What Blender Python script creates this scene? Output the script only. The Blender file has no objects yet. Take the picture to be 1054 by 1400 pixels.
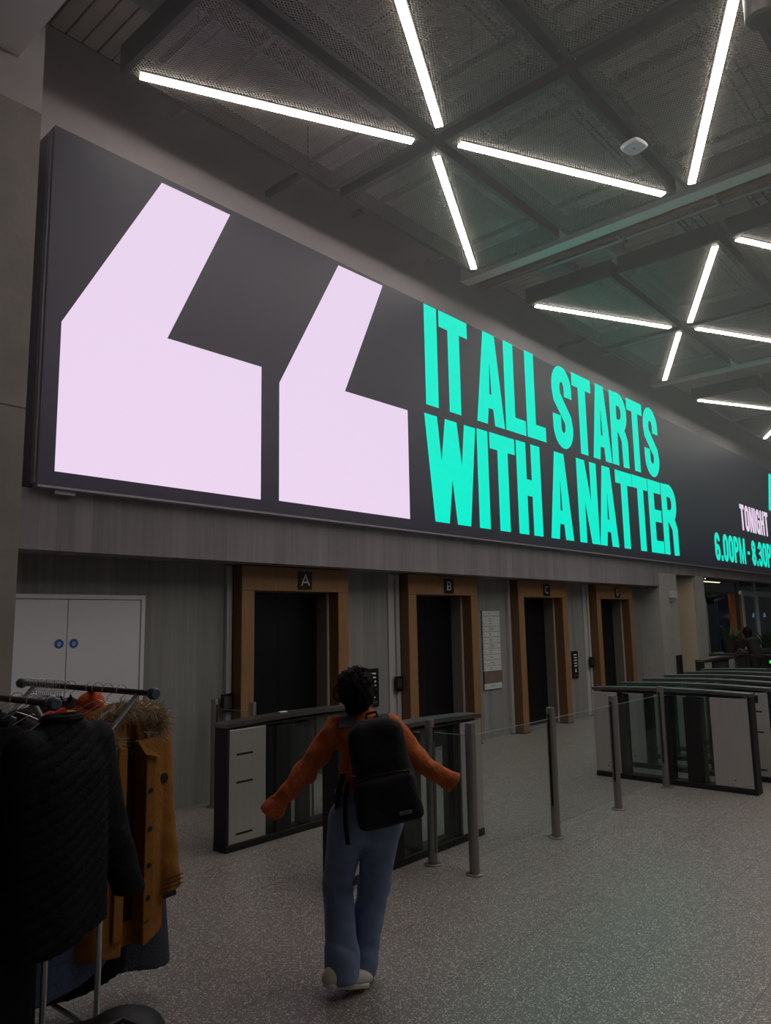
import bpy, bmesh, math, random
import numpy as np
from mathutils import Vector, Matrix
random.seed(7); RNG = np.random.default_rng(7)
SC = bpy.context.scene
COL = SC.collection

# ------------------------------------------------------------------ camera
CAM_H = 1.8
F_PX, PITCH, ROLL, YAW = 1024.9, .145636, -.018413, .725006
fw = Vector((math.cos(PITCH)*math.cos(YAW), math.cos(PITCH)*math.sin(YAW), math.sin(PITCH)))
rt0 = Vector((math.sin(YAW), -math.cos(YAW), 0)); up0 = rt0.cross(fw)
rt = math.cos(ROLL)*rt0 + math.sin(ROLL)*up0
up = -math.sin(ROLL)*rt0 + math.cos(ROLL)*up0
cam = bpy.data.cameras.new('camera')
cam.sensor_fit = 'HORIZONTAL'; cam.sensor_width = 36.0; cam.lens = F_PX/1054*36.0
cam.clip_start = .05; cam.clip_end = 200
camo = bpy.data.objects.new('camera', cam); COL.objects.link(camo)
mw = Matrix.Identity(4)
for i in range(3):
    mw[i][0] = rt[i]; mw[i][1] = up[i]; mw[i][2] = -fw[i]
mw[2][3] = CAM_H
camo.matrix_world = mw
SC.camera = camo

# ------------------------------------------------------------------ world, exposure
w = bpy.data.worlds.new('world'); SC.world = w; w.use_nodes = True
w.node_tree.nodes['Background'].inputs[0].default_value = (.5, .5, .55, 1)
w.node_tree.nodes['Background'].inputs[1].default_value = .03
SC.view_settings.view_transform = 'Standard'; SC.view_settings.look = 'None'
SC.view_settings.exposure = 0.0; SC.view_settings.gamma = 1.0
SC.view_settings.use_curve_mapping = False
SC.cycles.use_denoising = True
SC.cycles.max_bounces = 7; SC.cycles.diffuse_bounces = 4; SC.cycles.glossy_bounces = 3
SC.cycles.transparent_max_bounces = 24
LED_STRENGTH = 23.0
SCREEN_GAIN = 1.02

# ------------------------------------------------------------------ helpers
def srgb(r, g, b):
    f = lambda c: (c/255/12.92 if c <= 10 else ((c/255+.055)/1.055)**2.4)
    return (f(r), f(g), f(b), 1)

def new_mat(name):
    m = bpy.data.materials.new(name); m.use_nodes = True
    nt = m.node_tree
    return m, nt, nt.nodes['Principled BSDF']

def M(name, col, rough=.6, metal=0., var=0., scale=6., bump=0., bscale=None, stretch=(1, 1, 1), spec=None, sheen=0.):
    m, nt, b = new_mat(name)
    if len(col) == 3: col = (*col, 1)
    b.inputs['Base Color'].default_value = col
    b.inputs['Roughness'].default_value = rough
    b.inputs['Metallic'].default_value = metal
    if spec is not None: b.inputs['Specular IOR Level'].default_value = spec
    if sheen: b.inputs['Sheen Weight'].default_value = sheen
    if var or bump:
        geo = nt.nodes.new('ShaderNodeNewGeometry')
        mp = nt.nodes.new('ShaderNodeMapping'); mp.inputs['Scale'].default_value = stretch
        nt.links.new(geo.outputs['Position'], mp.inputs['Vector'])
    if var:
        n = nt.nodes.new('ShaderNodeTexNoise'); n.inputs['Scale'].default_value = scale
        n.inputs['Detail'].default_value = 5
        nt.links.new(mp.outputs[0], n.inputs['Vector'])
        r = nt.nodes.new('ShaderNodeValToRGB')
        r.color_ramp.elements[0].position = .3; r.color_ramp.elements[1].position = .7
        r.color_ramp.elements[0].color = (*[c*(1-var) for c in col[:3]], 1)
        r.color_ramp.elements[1].color = (*[min(1, c*(1+var)) for c in col[:3]], 1)
        nt.links.new(n.outputs['Fac'], r.inputs['Fac']); nt.links.new(r.outputs[0], b.inputs['Base Color'])
    if bump:
        n2 = nt.nodes.new('ShaderNodeTexNoise'); n2.inputs['Scale'].default_value = bscale or scale
        n2.inputs['Detail'].default_value = 4
        nt.links.new(mp.outputs[0], n2.inputs['Vector'])
        bp = nt.nodes.new('ShaderNodeBump'); bp.inputs['Strength'].default_value = bump; bp.inputs['Distance'].default_value = .02
        nt.links.new(n2.outputs['Fac'], bp.inputs['Height']); nt.links.new(bp.outputs[0], b.inputs['Normal'])
    return m

def EM(name, col, strength):
    m = bpy.data.materials.new(name); m.use_nodes = True; nt = m.node_tree
    nt.nodes.clear()
    o = nt.nodes.new('ShaderNodeOutputMaterial'); e = nt.nodes.new('ShaderNodeEmission')
    e.inputs[0].default_value = (*col[:3], 1); e.inputs[1].default_value = strength
    nt.links.new(e.outputs[0], o.inputs[0]); return m

def GLASS(name, tint=(.9, .96, .94), refl=.12, rough=.03):
    m = bpy.data.materials.new(name); m.use_nodes = True; nt = m.node_tree; nt.nodes.clear()
    o = nt.nodes.new('ShaderNodeOutputMaterial')
    t = nt.nodes.new('ShaderNodeBsdfTransparent'); t.inputs[0].default_value = (*tint, 1)
    g = nt.nodes.new('ShaderNodeBsdfGlossy'); g.inputs['Roughness'].default_value = rough
    f = nt.nodes.new('ShaderNodeLayerWeight'); f.inputs['Blend'].default_value = .5
    pw = nt.nodes.new('ShaderNodeMath'); pw.operation = 'POWER'; pw.inputs[1].default_value = 5.
    nt.links.new(f.outputs['Facing'], pw.inputs[0])
    mx = nt.nodes.new('ShaderNodeMixShader')
    mu = nt.nodes.new('ShaderNodeMath'); mu.operation = 'MULTIPLY_ADD'; mu.inputs[1].default_value = .6; mu.inputs[2].default_value = refl*.2
    nt.links.new(pw.outputs[0], mu.inputs[0]); nt.links.new(mu.outputs[0], mx.inputs[0])
    nt.links.new(t.outputs[0], mx.inputs[1]); nt.links.new(g.outputs[0], mx.inputs[2]); nt.links.new(mx.outputs[0], o.inputs[0])
    return m

class MB:
    def __init__(s): s.bm = bmesh.new()
    def box(s, x0, x1, y0, y1, z0, z1, bev=0.):
        r = bmesh.ops.create_cube(s.bm, size=1.0)
        vs = r['verts']
        for v in vs:
            v.co = Vector((x0+(v.co.x+.5)*(x1-x0), y0+(v.co.y+.5)*(y1-y0), z0+(v.co.z+.5)*(z1-z0)))
        if bev:
            es = list({e for v in vs for e in v.link_edges})
            bmesh.ops.bevel(s.bm, geom=es, offset=bev, segments=2, affect='EDGES', profile=.5)
        return s
    def poly(s, pts, d):            # extrude planar polygon along vector d
        d = Vector(d)
        a = [s.bm.verts.new(Vector(p)) for p in pts]; b = [s.bm.verts.new(Vector(p)+d) for p in pts]
        n = len(pts)
        s.bm.faces.new(a[::-1]); s.bm.faces.new(b)
        for i in range(n): s.bm.faces.new((a[i], a[(i+1) % n], b[(i+1) % n], b[i]))
        return s
    def tube(s, path, r, seg=8, caps=True):
        path = [Vector(p) for p in path]; n = len(path)
        rs = r if isinstance(r, (list, tuple)) else [r]*n
        rings = []; ref = None
        for i, p in enumerate(path):
            t = (path[min(i+1, n-1)]-path[max(i-1, 0)]).normalized()
            if ref is None:
                ref = Vector((0, 0, 1)) if abs(t.z) < .9 else Vector((1, 0, 0))
            u = (ref - t*ref.dot(t)).normalized(); v = t.cross(u); ref = u
            rings.append([s.bm.verts.new(p+(u*math.cos(2*math.pi*k/seg)+v*math.sin(2*math.pi*k/seg))*rs[i]) for k in range(seg)])
        for a, b in zip(rings, rings[1:]):
            for k in range(seg): s.bm.faces.new((a[k], a[(k+1) % seg], b[(k+1) % seg], b[k]))
        if caps:
            s.bm.faces.new(rings[0][::-1]); s.bm.faces.new(rings[-1])
        return s
    def lathe(s, prof, c=(0, 0, 0), seg=20):
        c = Vector(c)
        rings = [[s.bm.verts.new(c+Vector((r*math.cos(2*math.pi*k/seg), r*math.sin(2*math.pi*k/seg), z))) for k in range(seg)] for r, z in prof]
        for a, b in zip(rings, rings[1:]):
            for k in range(seg): s.bm.faces.new((a[k], a[(k+1) % seg], b[(k+1) % seg], b[k]))
        s.bm.faces.new(rings[0][::-1]); s.bm.faces.new(rings[-1]); return s
    def mesh(s, name):
        bmesh.ops.recalc_face_normals(s.bm, faces=s.bm.faces)
        me = bpy.data.meshes.new(name); s.bm.to_mesh(me); s.bm.free(); return me

def link(name, me, mat, parent=None, smooth=False, kind=None, label=None):
    if isinstance(me, MB): me = me.mesh(name)
    if mat and not me.materials: me.materials.append(mat)
    if smooth:
        me.polygons.foreach_set('use_smooth', [True]*len(me.polygons))
        if hasattr(me, 'set_sharp_from_angle') and smooth != 'full': me.set_sharp_from_angle(angle=math.radians(40))
    o = bpy.data.objects.new(name, me); COL.objects.link(o)
    if parent: o.parent = parent
    if kind: o['kind'] = kind
    if label: o['label'] = label
    return o

def tag(o, label, cat, group=None):
    o['label'] = label; o['category'] = cat
    if group: o['group'] = group
    return o

def thing(name, label, cat, loc=(0, 0, 0), rz=0., group=None):
    o = bpy.data.objects.new(name, None); COL.objects.link(o)
    o.location = loc; o.rotation_euler = (0, 0, rz); o.empty_display_size = .1
    return tag(o, label, cat, group)

def struct(name, mb, mat, label=None, cat=None):
    o = link(name, mb, mat); o['kind'] = 'structure'
    if label: o['label'] = label
    if cat: o['category'] = cat
    return o

def dup(root, loc, rz=0., label=None, group=None):
    r = root.copy(); COL.objects.link(r); r.location = loc; r.rotation_euler = (0, 0, rz)
    if label: r['label'] = label
    if group: r['group'] = group
    for ch in list(root.children):
        c = ch.copy(); COL.objects.link(c); c.parent = r
        for g in list(ch.children):
            d = g.copy(); COL.objects.link(d); d.parent = c
    return r

# --- signed-distance modelling (surface nets) for cloth, bodies and bags
def sdf_mesh(name, fn, lo, hi, h):
    lo = np.array(lo, float); hi = np.array(hi, float)
    ax = [np.arange(lo[i], hi[i]+h, h, dtype=np.float32) for i in range(3)]
    X, Y, Z = np.meshgrid(*ax, indexing='ij')
    D = fn(X, Y, Z).astype(np.float32)
    D[D == 0] = 1e-6
    D[0], D[-1] = abs(D[0])+1e-4, abs(D[-1])+1e-4
    D[:, 0], D[:, -1] = abs(D[:, 0])+1e-4, abs(D[:, -1])+1e-4
    D[:, :, 0], D[:, :, -1] = abs(D[:, :, 0])+1e-4, abs(D[:, :, -1])+1e-4
    S = D < 0
    n = np.array(D.shape)-1
    acc = np.zeros((*n, 3), np.float32); cnt = np.zeros(n, np.float32)
    cor = [(i, j, k) for i in (0, 1) for j in (0, 1) for k in (0, 1)]
    sl = lambda c: tuple(slice(c[i], c[i]+n[i]) for i in range(3))
    for a in cor:
        for axis in range(3):
            if a[axis]: continue
            b = list(a); b[axis] = 1
            m = S[sl(a)] != S[sl(b)]
            if not m.any(): continue
            da = D[sl(a)][m]; db = D[sl(b)][m]
            p = np.zeros((da.size, 3), np.float32)+np.array(a, np.float32)
            p[:, axis] += da/(da-db)
            acc[m] += p; cnt[m] += 1
    act = cnt > 0
    idx = -np.ones(n, np.int64); idx[act] = np.arange(act.sum())
    V = lo+(np.argwhere(act)+acc[act]/cnt[act][:, None])*h
    quads = []
    for axis in range(3):
        o1, o2 = (axis+1) % 3, (axis+2) % 3
        s0 = [slice(1, n[i]) for i in range(3)]; s0[axis] = slice(0, n[axis])
        s1 = list(s0); s1[axis] = slice(1, n[axis]+1)
        A = S[tuple(s0)]; B = S[tuple(s1)]
        e = np.argwhere(A != B)
        if not len(e): continue
        sg = A[tuple(e.T)]
        base = e.copy(); base[:, o1] += 1; base[:, o2] += 1
        def cell(d1, d2):
            c = base.copy(); c[:, o1] += d1; c[:, o2] += d2
            return idx[tuple(c.T)]
        q = np.stack([cell(-1, -1), cell(0, -1), cell(0, 0), cell(-1, 0)], 1)
        q[~sg] = q[~sg][:, ::-1]
        quads.append(q)
    Q = np.concatenate(quads); Q = Q[(Q >= 0).all(1)]
    me = bpy.data.meshes.new(name)
    me.from_pydata(V.tolist(), [], Q.tolist()); me.update()
    me.polygons.foreach_set('use_smooth', [True]*len(me.polygons))
    return me

def cap(X, Y, Z, a, b, ra, rb=None, sy=1.):
    rb = ra if rb is None else rb
    ax, ay, az = a; bx, by, bz = b
    dx, dy, dz = bx-ax, (by-ay)/sy, bz-az
    px, py, pz = X-ax, (Y-ay)/sy, Z-az
    t = np.clip((px*dx+py*dy+pz*dz)/(dx*dx+dy*dy+dz*dz+1e-9), 0, 1)
    return np.sqrt((px-dx*t)**2+(py-dy*t)**2+(pz-dz*t)**2)-(ra+(rb-ra)*t)
def ell(X, Y, Z, c, r):
    k = np.sqrt(((X-c[0])/r[0])**2+((Y-c[1])/r[1])**2+((Z-c[2])/r[2])**2)
    return (k-1)*min(r)
def rbox(X, Y, Z, c, h, r):
    qx, qy, qz = abs(X-c[0])-h[0]+r, abs(Y-c[1])-h[1]+r, abs(Z-c[2])-h[2]+r
    return np.sqrt(np.maximum(qx, 0)**2+np.maximum(qy, 0)**2+np.maximum(qz, 0)**2)+np.minimum(np.maximum(qx, np.maximum(qy, qz)), 0)-r
def smin(a, b, k):
    h = np.clip(.5+.5*(b-a)/k, 0, 1)
    return b+(a-b)*h-k*h*(1-h)
def chain(X, Y, Z, pts, k=.03, sy=1.):
    d = None
    for (a, ra), (b, rb) in zip(pts, pts[1:]):
        c = cap(X, Y, Z, a, b, ra, rb, sy)
        d = c if d is None else smin(d, c, k)
    return d

# ------------------------------------------------------------------ materials
def board_concrete(name, col, pitch=.14, axis=0):
    m, nt, b = new_mat(name)
    geo = nt.nodes.new('ShaderNodeNewGeometry'); sp = nt.nodes.new('ShaderNodeSeparateXYZ')
    nt.links.new(geo.outputs['Position'], sp.inputs[0])
    di = nt.nodes.new('ShaderNodeMath'); di.operation = 'DIVIDE'; di.inputs[1].default_value = pitch
    nt.links.new(sp.outputs[axis], di.inputs[0])
    fl = nt.nodes.new('ShaderNodeMath'); fl.operation = 'FLOOR'; nt.links.new(di.outputs[0], fl.inputs[0])
    wn = nt.nodes.new('ShaderNodeTexWhiteNoise'); wn.noise_dimensions = '1D'; nt.links.new(fl.outputs[0], wn.inputs['W'])
    fr = nt.nodes.new('ShaderNodeMath'); fr.operation = 'FRACT'; nt.links.new(di.outputs[0], fr.inputs[0])
    ed = nt.nodes.new('ShaderNodeMath'); ed.operation = 'LESS_THAN'; ed.inputs[1].default_value = .05
    nt.links.new(fr.outputs[0], ed.inputs[0])
    mp = nt.nodes.new('ShaderNodeMapping'); mp.inputs['Scale'].default_value = (22, 22, 1.2)
    nt.links.new(geo.outputs['Position'], mp.inputs[0])
    n = nt.nodes.new('ShaderNodeTexNoise'); n.inputs['Scale'].default_value = 1.; n.inputs['Detail'].default_value = 6
    nt.links.new(mp.outputs[0], n.inputs['Vector'])
    a = nt.nodes.new('ShaderNodeMath'); a.operation = 'MULTIPLY_ADD'; a.inputs[1].default_value = .28; a.inputs[2].default_value = .72
    nt.links.new(wn.outputs['Value'], a.inputs[0])
    c = nt.nodes.new('ShaderNodeMath'); c.operation = 'MULTIPLY_ADD'; c.inputs[1].default_value = .55
    nt.links.new(n.outputs['Fac'], c.inputs[0]); nt.links.new(a.outputs[0], c.inputs[2])
    d = nt.nodes.new('ShaderNodeMath'); d.operation = 'MULTIPLY_ADD'; d.inputs[1].default_value = -.12
    nt.links.new(ed.outputs[0], d.inputs[0]); nt.links.new(c.outputs[0], d.inputs[2])
    mix = nt.nodes.new('ShaderNodeVectorMath'); mix.operation = 'SCALE'; mix.inputs[0].default_value = col[:3]
    nt.links.new(d.outputs[0], mix.inputs['Scale']); nt.links.new(mix.outputs[0], b.inputs['Base Color'])
    bp = nt.nodes.new('ShaderNodeBump'); bp.inputs['Strength'].default_value = .25; bp.inputs['Distance'].default_value = .01
    nt.links.new(c.outputs[0], bp.inputs['Height']); nt.links.new(bp.outputs[0], b.inputs['Normal'])
    b.inputs['Roughness'].default_value = .75
    return m

def terrazzo(name):
    m, nt, b = new_mat(name)
    geo = nt.nodes.new('ShaderNodeNewGeometry')
    base = srgb(118, 112, 110)
    prev = None
    def layer(scale, thr, pick, col):
        v = nt.nodes.new('ShaderNodeTexVoronoi'); v.inputs['Scale'].default_value = scale; v.inputs['Randomness'].default_value = 1.
        nt.links.new(geo.outputs['Position'], v.inputs['Vector'])
        l = nt.nodes.new('ShaderNodeMath'); l.operation = 'LESS_THAN'; l.inputs[1].default_value = thr
        nt.links.new(v.outputs['Distance'], l.inputs[0])
        s = nt.nodes.new('ShaderNodeSeparateColor'); nt.links.new(v.outputs['Color'], s.inputs[0])
        g = nt.nodes.new('ShaderNodeMath'); g.operation = 'LESS_THAN'; g.inputs[1].default_value = pick
        nt.links.new(s.outputs[0], g.inputs[0])
        a = nt.nodes.new('ShaderNodeMath'); a.operation = 'MULTIPLY'
        nt.links.new(l.outputs[0], a.inputs[0]); nt.links.new(g.outputs[0], a.inputs[1])
        return a, col
    L = [layer(150, .42, .5, srgb(160, 152, 146)), layer(95, .40, .42, srgb(205, 198, 190)), layer(120, .36, .3, srgb(70, 64, 62))]
    cur = None
    for a, col in L:
        mx = nt.nodes.new('ShaderNodeMix'); mx.data_type = 'RGBA'
        if cur is None: mx.inputs['A'].default_value = base
        else: nt.links.new(cur, mx.inputs['A'])
        mx.inputs['B'].default_value = col
        nt.links.new(a.outputs[0], mx.inputs['Factor']); cur = mx.outputs['Result']
    nt.links.new(cur, b.inputs['Base Color'])
    b.inputs['Roughness'].default_value = .34
    b.inputs['Specular IOR Level'].default_value = .45
    return m

m_floor = terrazzo('terrazzo')
m_joint = M('floor_joint', srgb(60, 57, 55), .8)
m_wall = board_concrete('board_marked_concrete', srgb(122, 122, 121))
m_bulk = board_concrete('bulkhead_concrete', srgb(118, 114, 118), .16)
m_paint = M('wall_paint', srgb(168, 160, 162), .8, var=.05, scale=2.)
m_pier = M('pier_concrete', srgb(138, 130, 126), .8, var=.12, scale=3., bump=.1, bscale=30)
m_cream = M('cream_paint', srgb(182, 172, 148), .8)
m_deck = M('deck_paint', srgb(186, 176, 170), .6, var=.04)
m_deckgap = M('deck_gap', srgb(60, 55, 54), .8)
m_beam = M('beam_paint', srgb(215, 212, 208), .5)
m_white = M('white_paint', srgb(205, 205, 212), .55)
m_raft = M('raft_black', srgb(26, 24, 23), .55, metal=.2)
m_mesh = M('raft_mesh', srgb(112, 104, 96), .5, metal=.3)
m_galv = M('galvanised', srgb(165, 165, 168), .38, metal=.9, var=.1, scale=9)
m_tray = M('tray_steel', srgb(140, 138, 138), .4, metal=.8)
m_steel = M('brushed_steel', srgb(200, 196, 194), .42, metal=.7, var=.05, scale=60, stretch=(1, 1, .03))
m_steeldk = M('dark_steel', srgb(120, 116, 114), .35, metal=.9)
m_bollard = M('bollard_steel', srgb(150, 146, 145), .34, metal=.85)
m_rub = M('black_rubber', srgb(16, 16, 17), .6)
m_liftgrey = M('lift_frame_grey', srgb(112, 104, 98), .45)
m_liftedge = M('lift_edge_pale', srgb(196, 192, 186), .35, metal=.3)
m_black = M('black_gloss', srgb(18, 18, 20), .3)
m_doorblk = M('lift_door_black', srgb(20, 19, 24), .28, metal=.2)
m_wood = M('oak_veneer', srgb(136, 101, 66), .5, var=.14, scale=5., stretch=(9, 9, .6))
m_wooddk = M('oak_reveal_cheek_shade', srgb(100, 72, 50), .5, var=.14, scale=5., stretch=(9, 9, .6))  # dark wood of the reveal, and painted shade on the cheek
m_glass = GLASS('clear_glass', (.93, .96, .95))
m_gateglass = GLASS('gate_glass', (.93, .97, .96), .2)
m_winglass = GLASS('window_glass', (.55, .65, .72), .4)
m_led = EM('led_white', (1., .935, .855), LED_STRENGTH)
m_lilac = EM('screen_lilac', srgb(236, 214, 240), SCREEN_GAIN)
m_teal = EM('screen_teal', srgb(0, 238, 208), SCREEN_GAIN)
m_screen, nt_, b_ = new_mat('screen_black_veil_glow')
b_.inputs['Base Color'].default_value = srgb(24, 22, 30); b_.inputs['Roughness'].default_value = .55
b_.inputs['Emission Color'].default_value = srgb(70, 60, 92); b_.inputs['Emission Strength'].default_value = .11  # even purple emission stands in for lens veil over the black picture
m_trim = M('screen_trim', srgb(150, 145, 155), .45, metal=.2)
m_blue = M('sticker_blue', srgb(30, 84, 160), .5)
m_pale = M('pale_print', srgb(215, 215, 215), .6)
m_signplate = M('sign_plate', srgb(190, 194, 196), .5)
m_grey = M('grey_print', srgb(105, 108, 110), .6)
m_bronze = M('sign_bronze', srgb(110, 96, 88), .6)

# ------------------------------------------------------------------ setting
WY = 6.75          # lift wall
BY = 6.30          # bulkhead face
SY = 6.20          # screen face
CZ = 7.62          # ceiling deck
TX0, TY0, TW, TD = 3.975-1.24*4, 1.265-.61*3, 1.24, .61
NTX, NTY = 12, 12
tx1, ty1 = TX0+NTX*TW, TY0+NTY*TD
fm = MB()
fm.box(-4, 34, -7, 12, -.12, -.018)
fm.box(-4, TX0, -7, 12, -.018, 0); fm.box(tx1, 34, -7, 12, -.018, 0)
fm.box(TX0, tx1, -7, TY0, -.018, 0); fm.box(TX0, tx1, ty1, 12, -.018, 0)
floor = struct('floor', fm, m_floor, 'grey speckled terrazzo floor laid in large slabs')
tm = MB().box(.0009, TW-.0009, .0009, TD-.0009, -.0175, 0).mesh('floor_tile'); tm.materials.append(m_floor)
for i in range(NTX):
    for j in range(NTY):
        o = link('floor_tile', tm, None, floor); o.location = (TX0+i*TW, TY0+j*TD, 0)

PX = [5.04+2.79*k for k in range(4)]       # lift portals
PW, PH, JW = 1.63, 2.44, .17
wm = MB()
edges = [1.9]
for x in PX: edges += [x+JW, x+PW-JW]
edges.append(15.9)
for k in range(0, len(edges), 2): wm.box(edges[k], edges[k+1], WY, 7.25, 0, 2.17)
wm.box(1.9, 15.9, WY, 7.25, 2.17, CZ)
wm.box(15.9, 30, WY+.25, 7.25, 3.3, CZ)
struct('wall_back', wm, m_wall, 'grey board-marked concrete wall behind the lifts')
bmk = MB()
bmk.box(1.9, 2.72, BY, WY, 2.45, 2.965)
bmk.box(2.72, 15.85, BY, WY, 2.45, 6.2)
bmk.box(15.85, 28, BY, BY+.25, 2.74, 6.2)
bmk.box(15.85, 28, BY+.25, WY+.25, 3.3, 6.2)
struct('wall_bulkhead', bmk, m_bulk, 'concrete bulkhead carrying the big screen above the lifts')
struct('wall_upper', MB().box(1.9, 30, WY-.03, WY, 6.2, CZ), m_paint, 'plain grey painted wall above the big screen')
struct('wall_left', MB().box(-2.5, 2.285, 5.6, WY+.3, 0, 5.84).box(-2.5, 2.285, 5.592, 5.6, 0, 3.415).box(-2.5, 2.285, 5.592, 5.6, 3.43, 5.84), m_pier, 'rough grey concrete pier at the left edge')
struct('wall_left_upper', MB().box(-2.5, 2.43, 5.95, WY, 5.84, CZ), m_paint, 'pale painted wall standing above the left pier')
struct('trim_1', MB().box(.9, 2.22, -6, 5.945, 6.5, CZ), m_beam, 'deep pale ceiling downstand in the top left corner')
struct('wall_rear', MB().box(-4, 34, -7.2, -7, 0, CZ), m_paint)
struct('wall_far_left', MB().box(-4.2, -4, -7, 6, 0, CZ), m_paint)
struct('wall_right', MB().box(30, 30.2, -7, 12, 0, CZ), m_paint)
ceil = struct('ceiling', MB().box(-4.2, 34, -7.2, 12, CZ+.03, CZ+.2), m_deckgap, 'ribbed pale ceiling deck above the rafts')
rm = MB().box(.011, .154, -6.9, WY-.04, 0, .03).mesh('deck_rib'); rm.materials.append(m_deck)
for k in range(168):
    o = link('deck_rib', rm, None, ceil); o.location = (2.44+.165*k, 0, CZ)

# cross beams under the deck
for bx, lab in ((9.39, 'pale painted cross beam between the first and second light stars'), (17.0, 'pale painted cross beam beyond the second light star')):
    b = thing('ceiling_beam', lab, 'beam', (bx, 0, 7.2), group='cross beams under the ceiling')
    link('bottom_flange', MB().box(0, .22, -6.9, 6.62, 0, .03), m_beam, b)
    link('web', MB().box(.02, .2, -6.9, 6.62, .03, CZ-7.2-.001), m_beam, b)

# white cupboard doors
dr = bpy.data.objects.new('door_1', None); COL.objects.link(dr); dr['kind'] = 'structure'; dr['label'] = 'white double cupboard doors in the wall behind the coat rack'
dr.location = (2.45, WY, 0)
link('door_frame', MB().box(0, 1.53, -.045, 0, 2.06, 2.1).box(1.49, 1.53, -.045, 0, 0, 2.06).box(0, .03, -.045, 0, 0, 2.06), m_white, dr)
for k, (x0, x1) in enumerate(((.035, .757), (.763, 1.486))):
    lf = link('door_leaf', MB().box(x0, x1, -.035, -.002, .01, 2.055, .003), m_white, dr)
    sx = .69 if k == 0 else .825
    st = link('fire_sticker', MB().poly([(sx+.042*math.cos(a), -.0355, 1.659+.042*math.sin(a)) for a in np.linspace(0, 2*math.pi, 25)[:-1]], (0, -.002, 0)), m_blue, lf, label='round blue fire door notice')
    mb = MB()
    for zz, ww in ((.012, .014), (-.002, .018), (-.014, .012)): mb.box(sx-ww, sx+ww, -.0385, -.0377, 1.657+zz-.003, 1.657+zz+.003)
    # lettering sits on the sticker's surface
    link('sticker_lettering', mb, m_pale, lf)

# ------------------------------------------------------------------ LED screen and its picture
scr = thing('led_screen', 'giant black video wall showing lilac quote marks and teal lettering', 'screen', (0, SY, 0))
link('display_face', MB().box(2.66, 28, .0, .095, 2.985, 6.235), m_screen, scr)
link('side_return', MB().box(2.655, 2.715, .002, .34, 2.99, 6.22), M('screen_side', srgb(96, 88, 106), .6), scr)
link('edge_trim', MB().box(2.640, 2.656, .03, .05, 3.0, 6.19).box(2.640, 2.656, .075, .095, 3.0, 6.19), m_trim, scr)
link('bottom_trim', MB().box(2.66, 28, .0, .095, 2.965, 2.984), m_trim, scr)
link('sensor_bracket', MB().box(2.82, 3.0, .03, .09, 2.925, 2.964), m_trim, scr)

def flat_quads(name, quads, mat, y=-.004, parent=scr):
    V, Fc = [], []
    for q in quads:
        Fc.append(list(range(len(V), len(V)+len(q)))); V += [(p[0], y, p[1]) for p in q]
    me = bpy.data.meshes.new(name); me.from_pydata(V, [], Fc); me.update()
    return link(name, me, mat, parent)

link('quote_mark', MB().poly([(x, -.004, z) for x, z in ((3.73, 6.165), (4.56, 6.17), (3.835, 4.575), (5.0, 4.575), (5.0, 3.11), (2.795, 3.11), (2.795, 4.435))], (0, .003, 0)), m_lilac, scr, label='large lilac opening quote mark, left half')
link('quote_mark', MB().poly([(x, -.004, z) for x, z in ((6.2, 6.185), (7.02, 6.195), (6.29, 4.59), (7.475, 4.59), (7.475, 3.125), (5.255, 3.125), (5.255, 4.455))], (0, .003, 0)), m_lilac, scr, label='large lilac opening quote mark, right half')

def strip(path, t):            # constant-width stroke -> quads
    P = []
    for p in path:
        if not P or (P[-1]-Vector((p[0], p[1]))).length > 1e-4: P.append(Vector((p[0], p[1])))
    n = len(P); L = []; R = []
    for i in range(n):
        d = (P[min(i+1, n-1)]-P[max(i-1, 0)]).normalized(); nn = Vector((-d.y, d.x))
        if 0 < i < n-1:
            d1 = (P[i]-P[i-1]).normalized(); k = 1/max(.5, nn.dot(Vector((-d1.y, d1.x))))
        else: k = 1
        L.append(P[i]+nn*t/2*k); R.append(P[i]-nn*t/2*k)
    return [[tuple(R[i]), tuple(R[i+1]), tuple(L[i+1]), tuple(L[i])] for i in range(n-1)]
def arc(cx, cz, rx, rz, a0, a1, n=10):
    return [(cx+rx*math.cos(math.radians(a0+(a1-a0)*k/n)), cz+rz*math.sin(math.radians(a0+(a1-a0)*k/n))) for k in range(n+1)]
def rect(x0, x1, z0, z1): return [(x0, z0), (x1, z0), (x1, z1), (x0, z1)]

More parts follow.
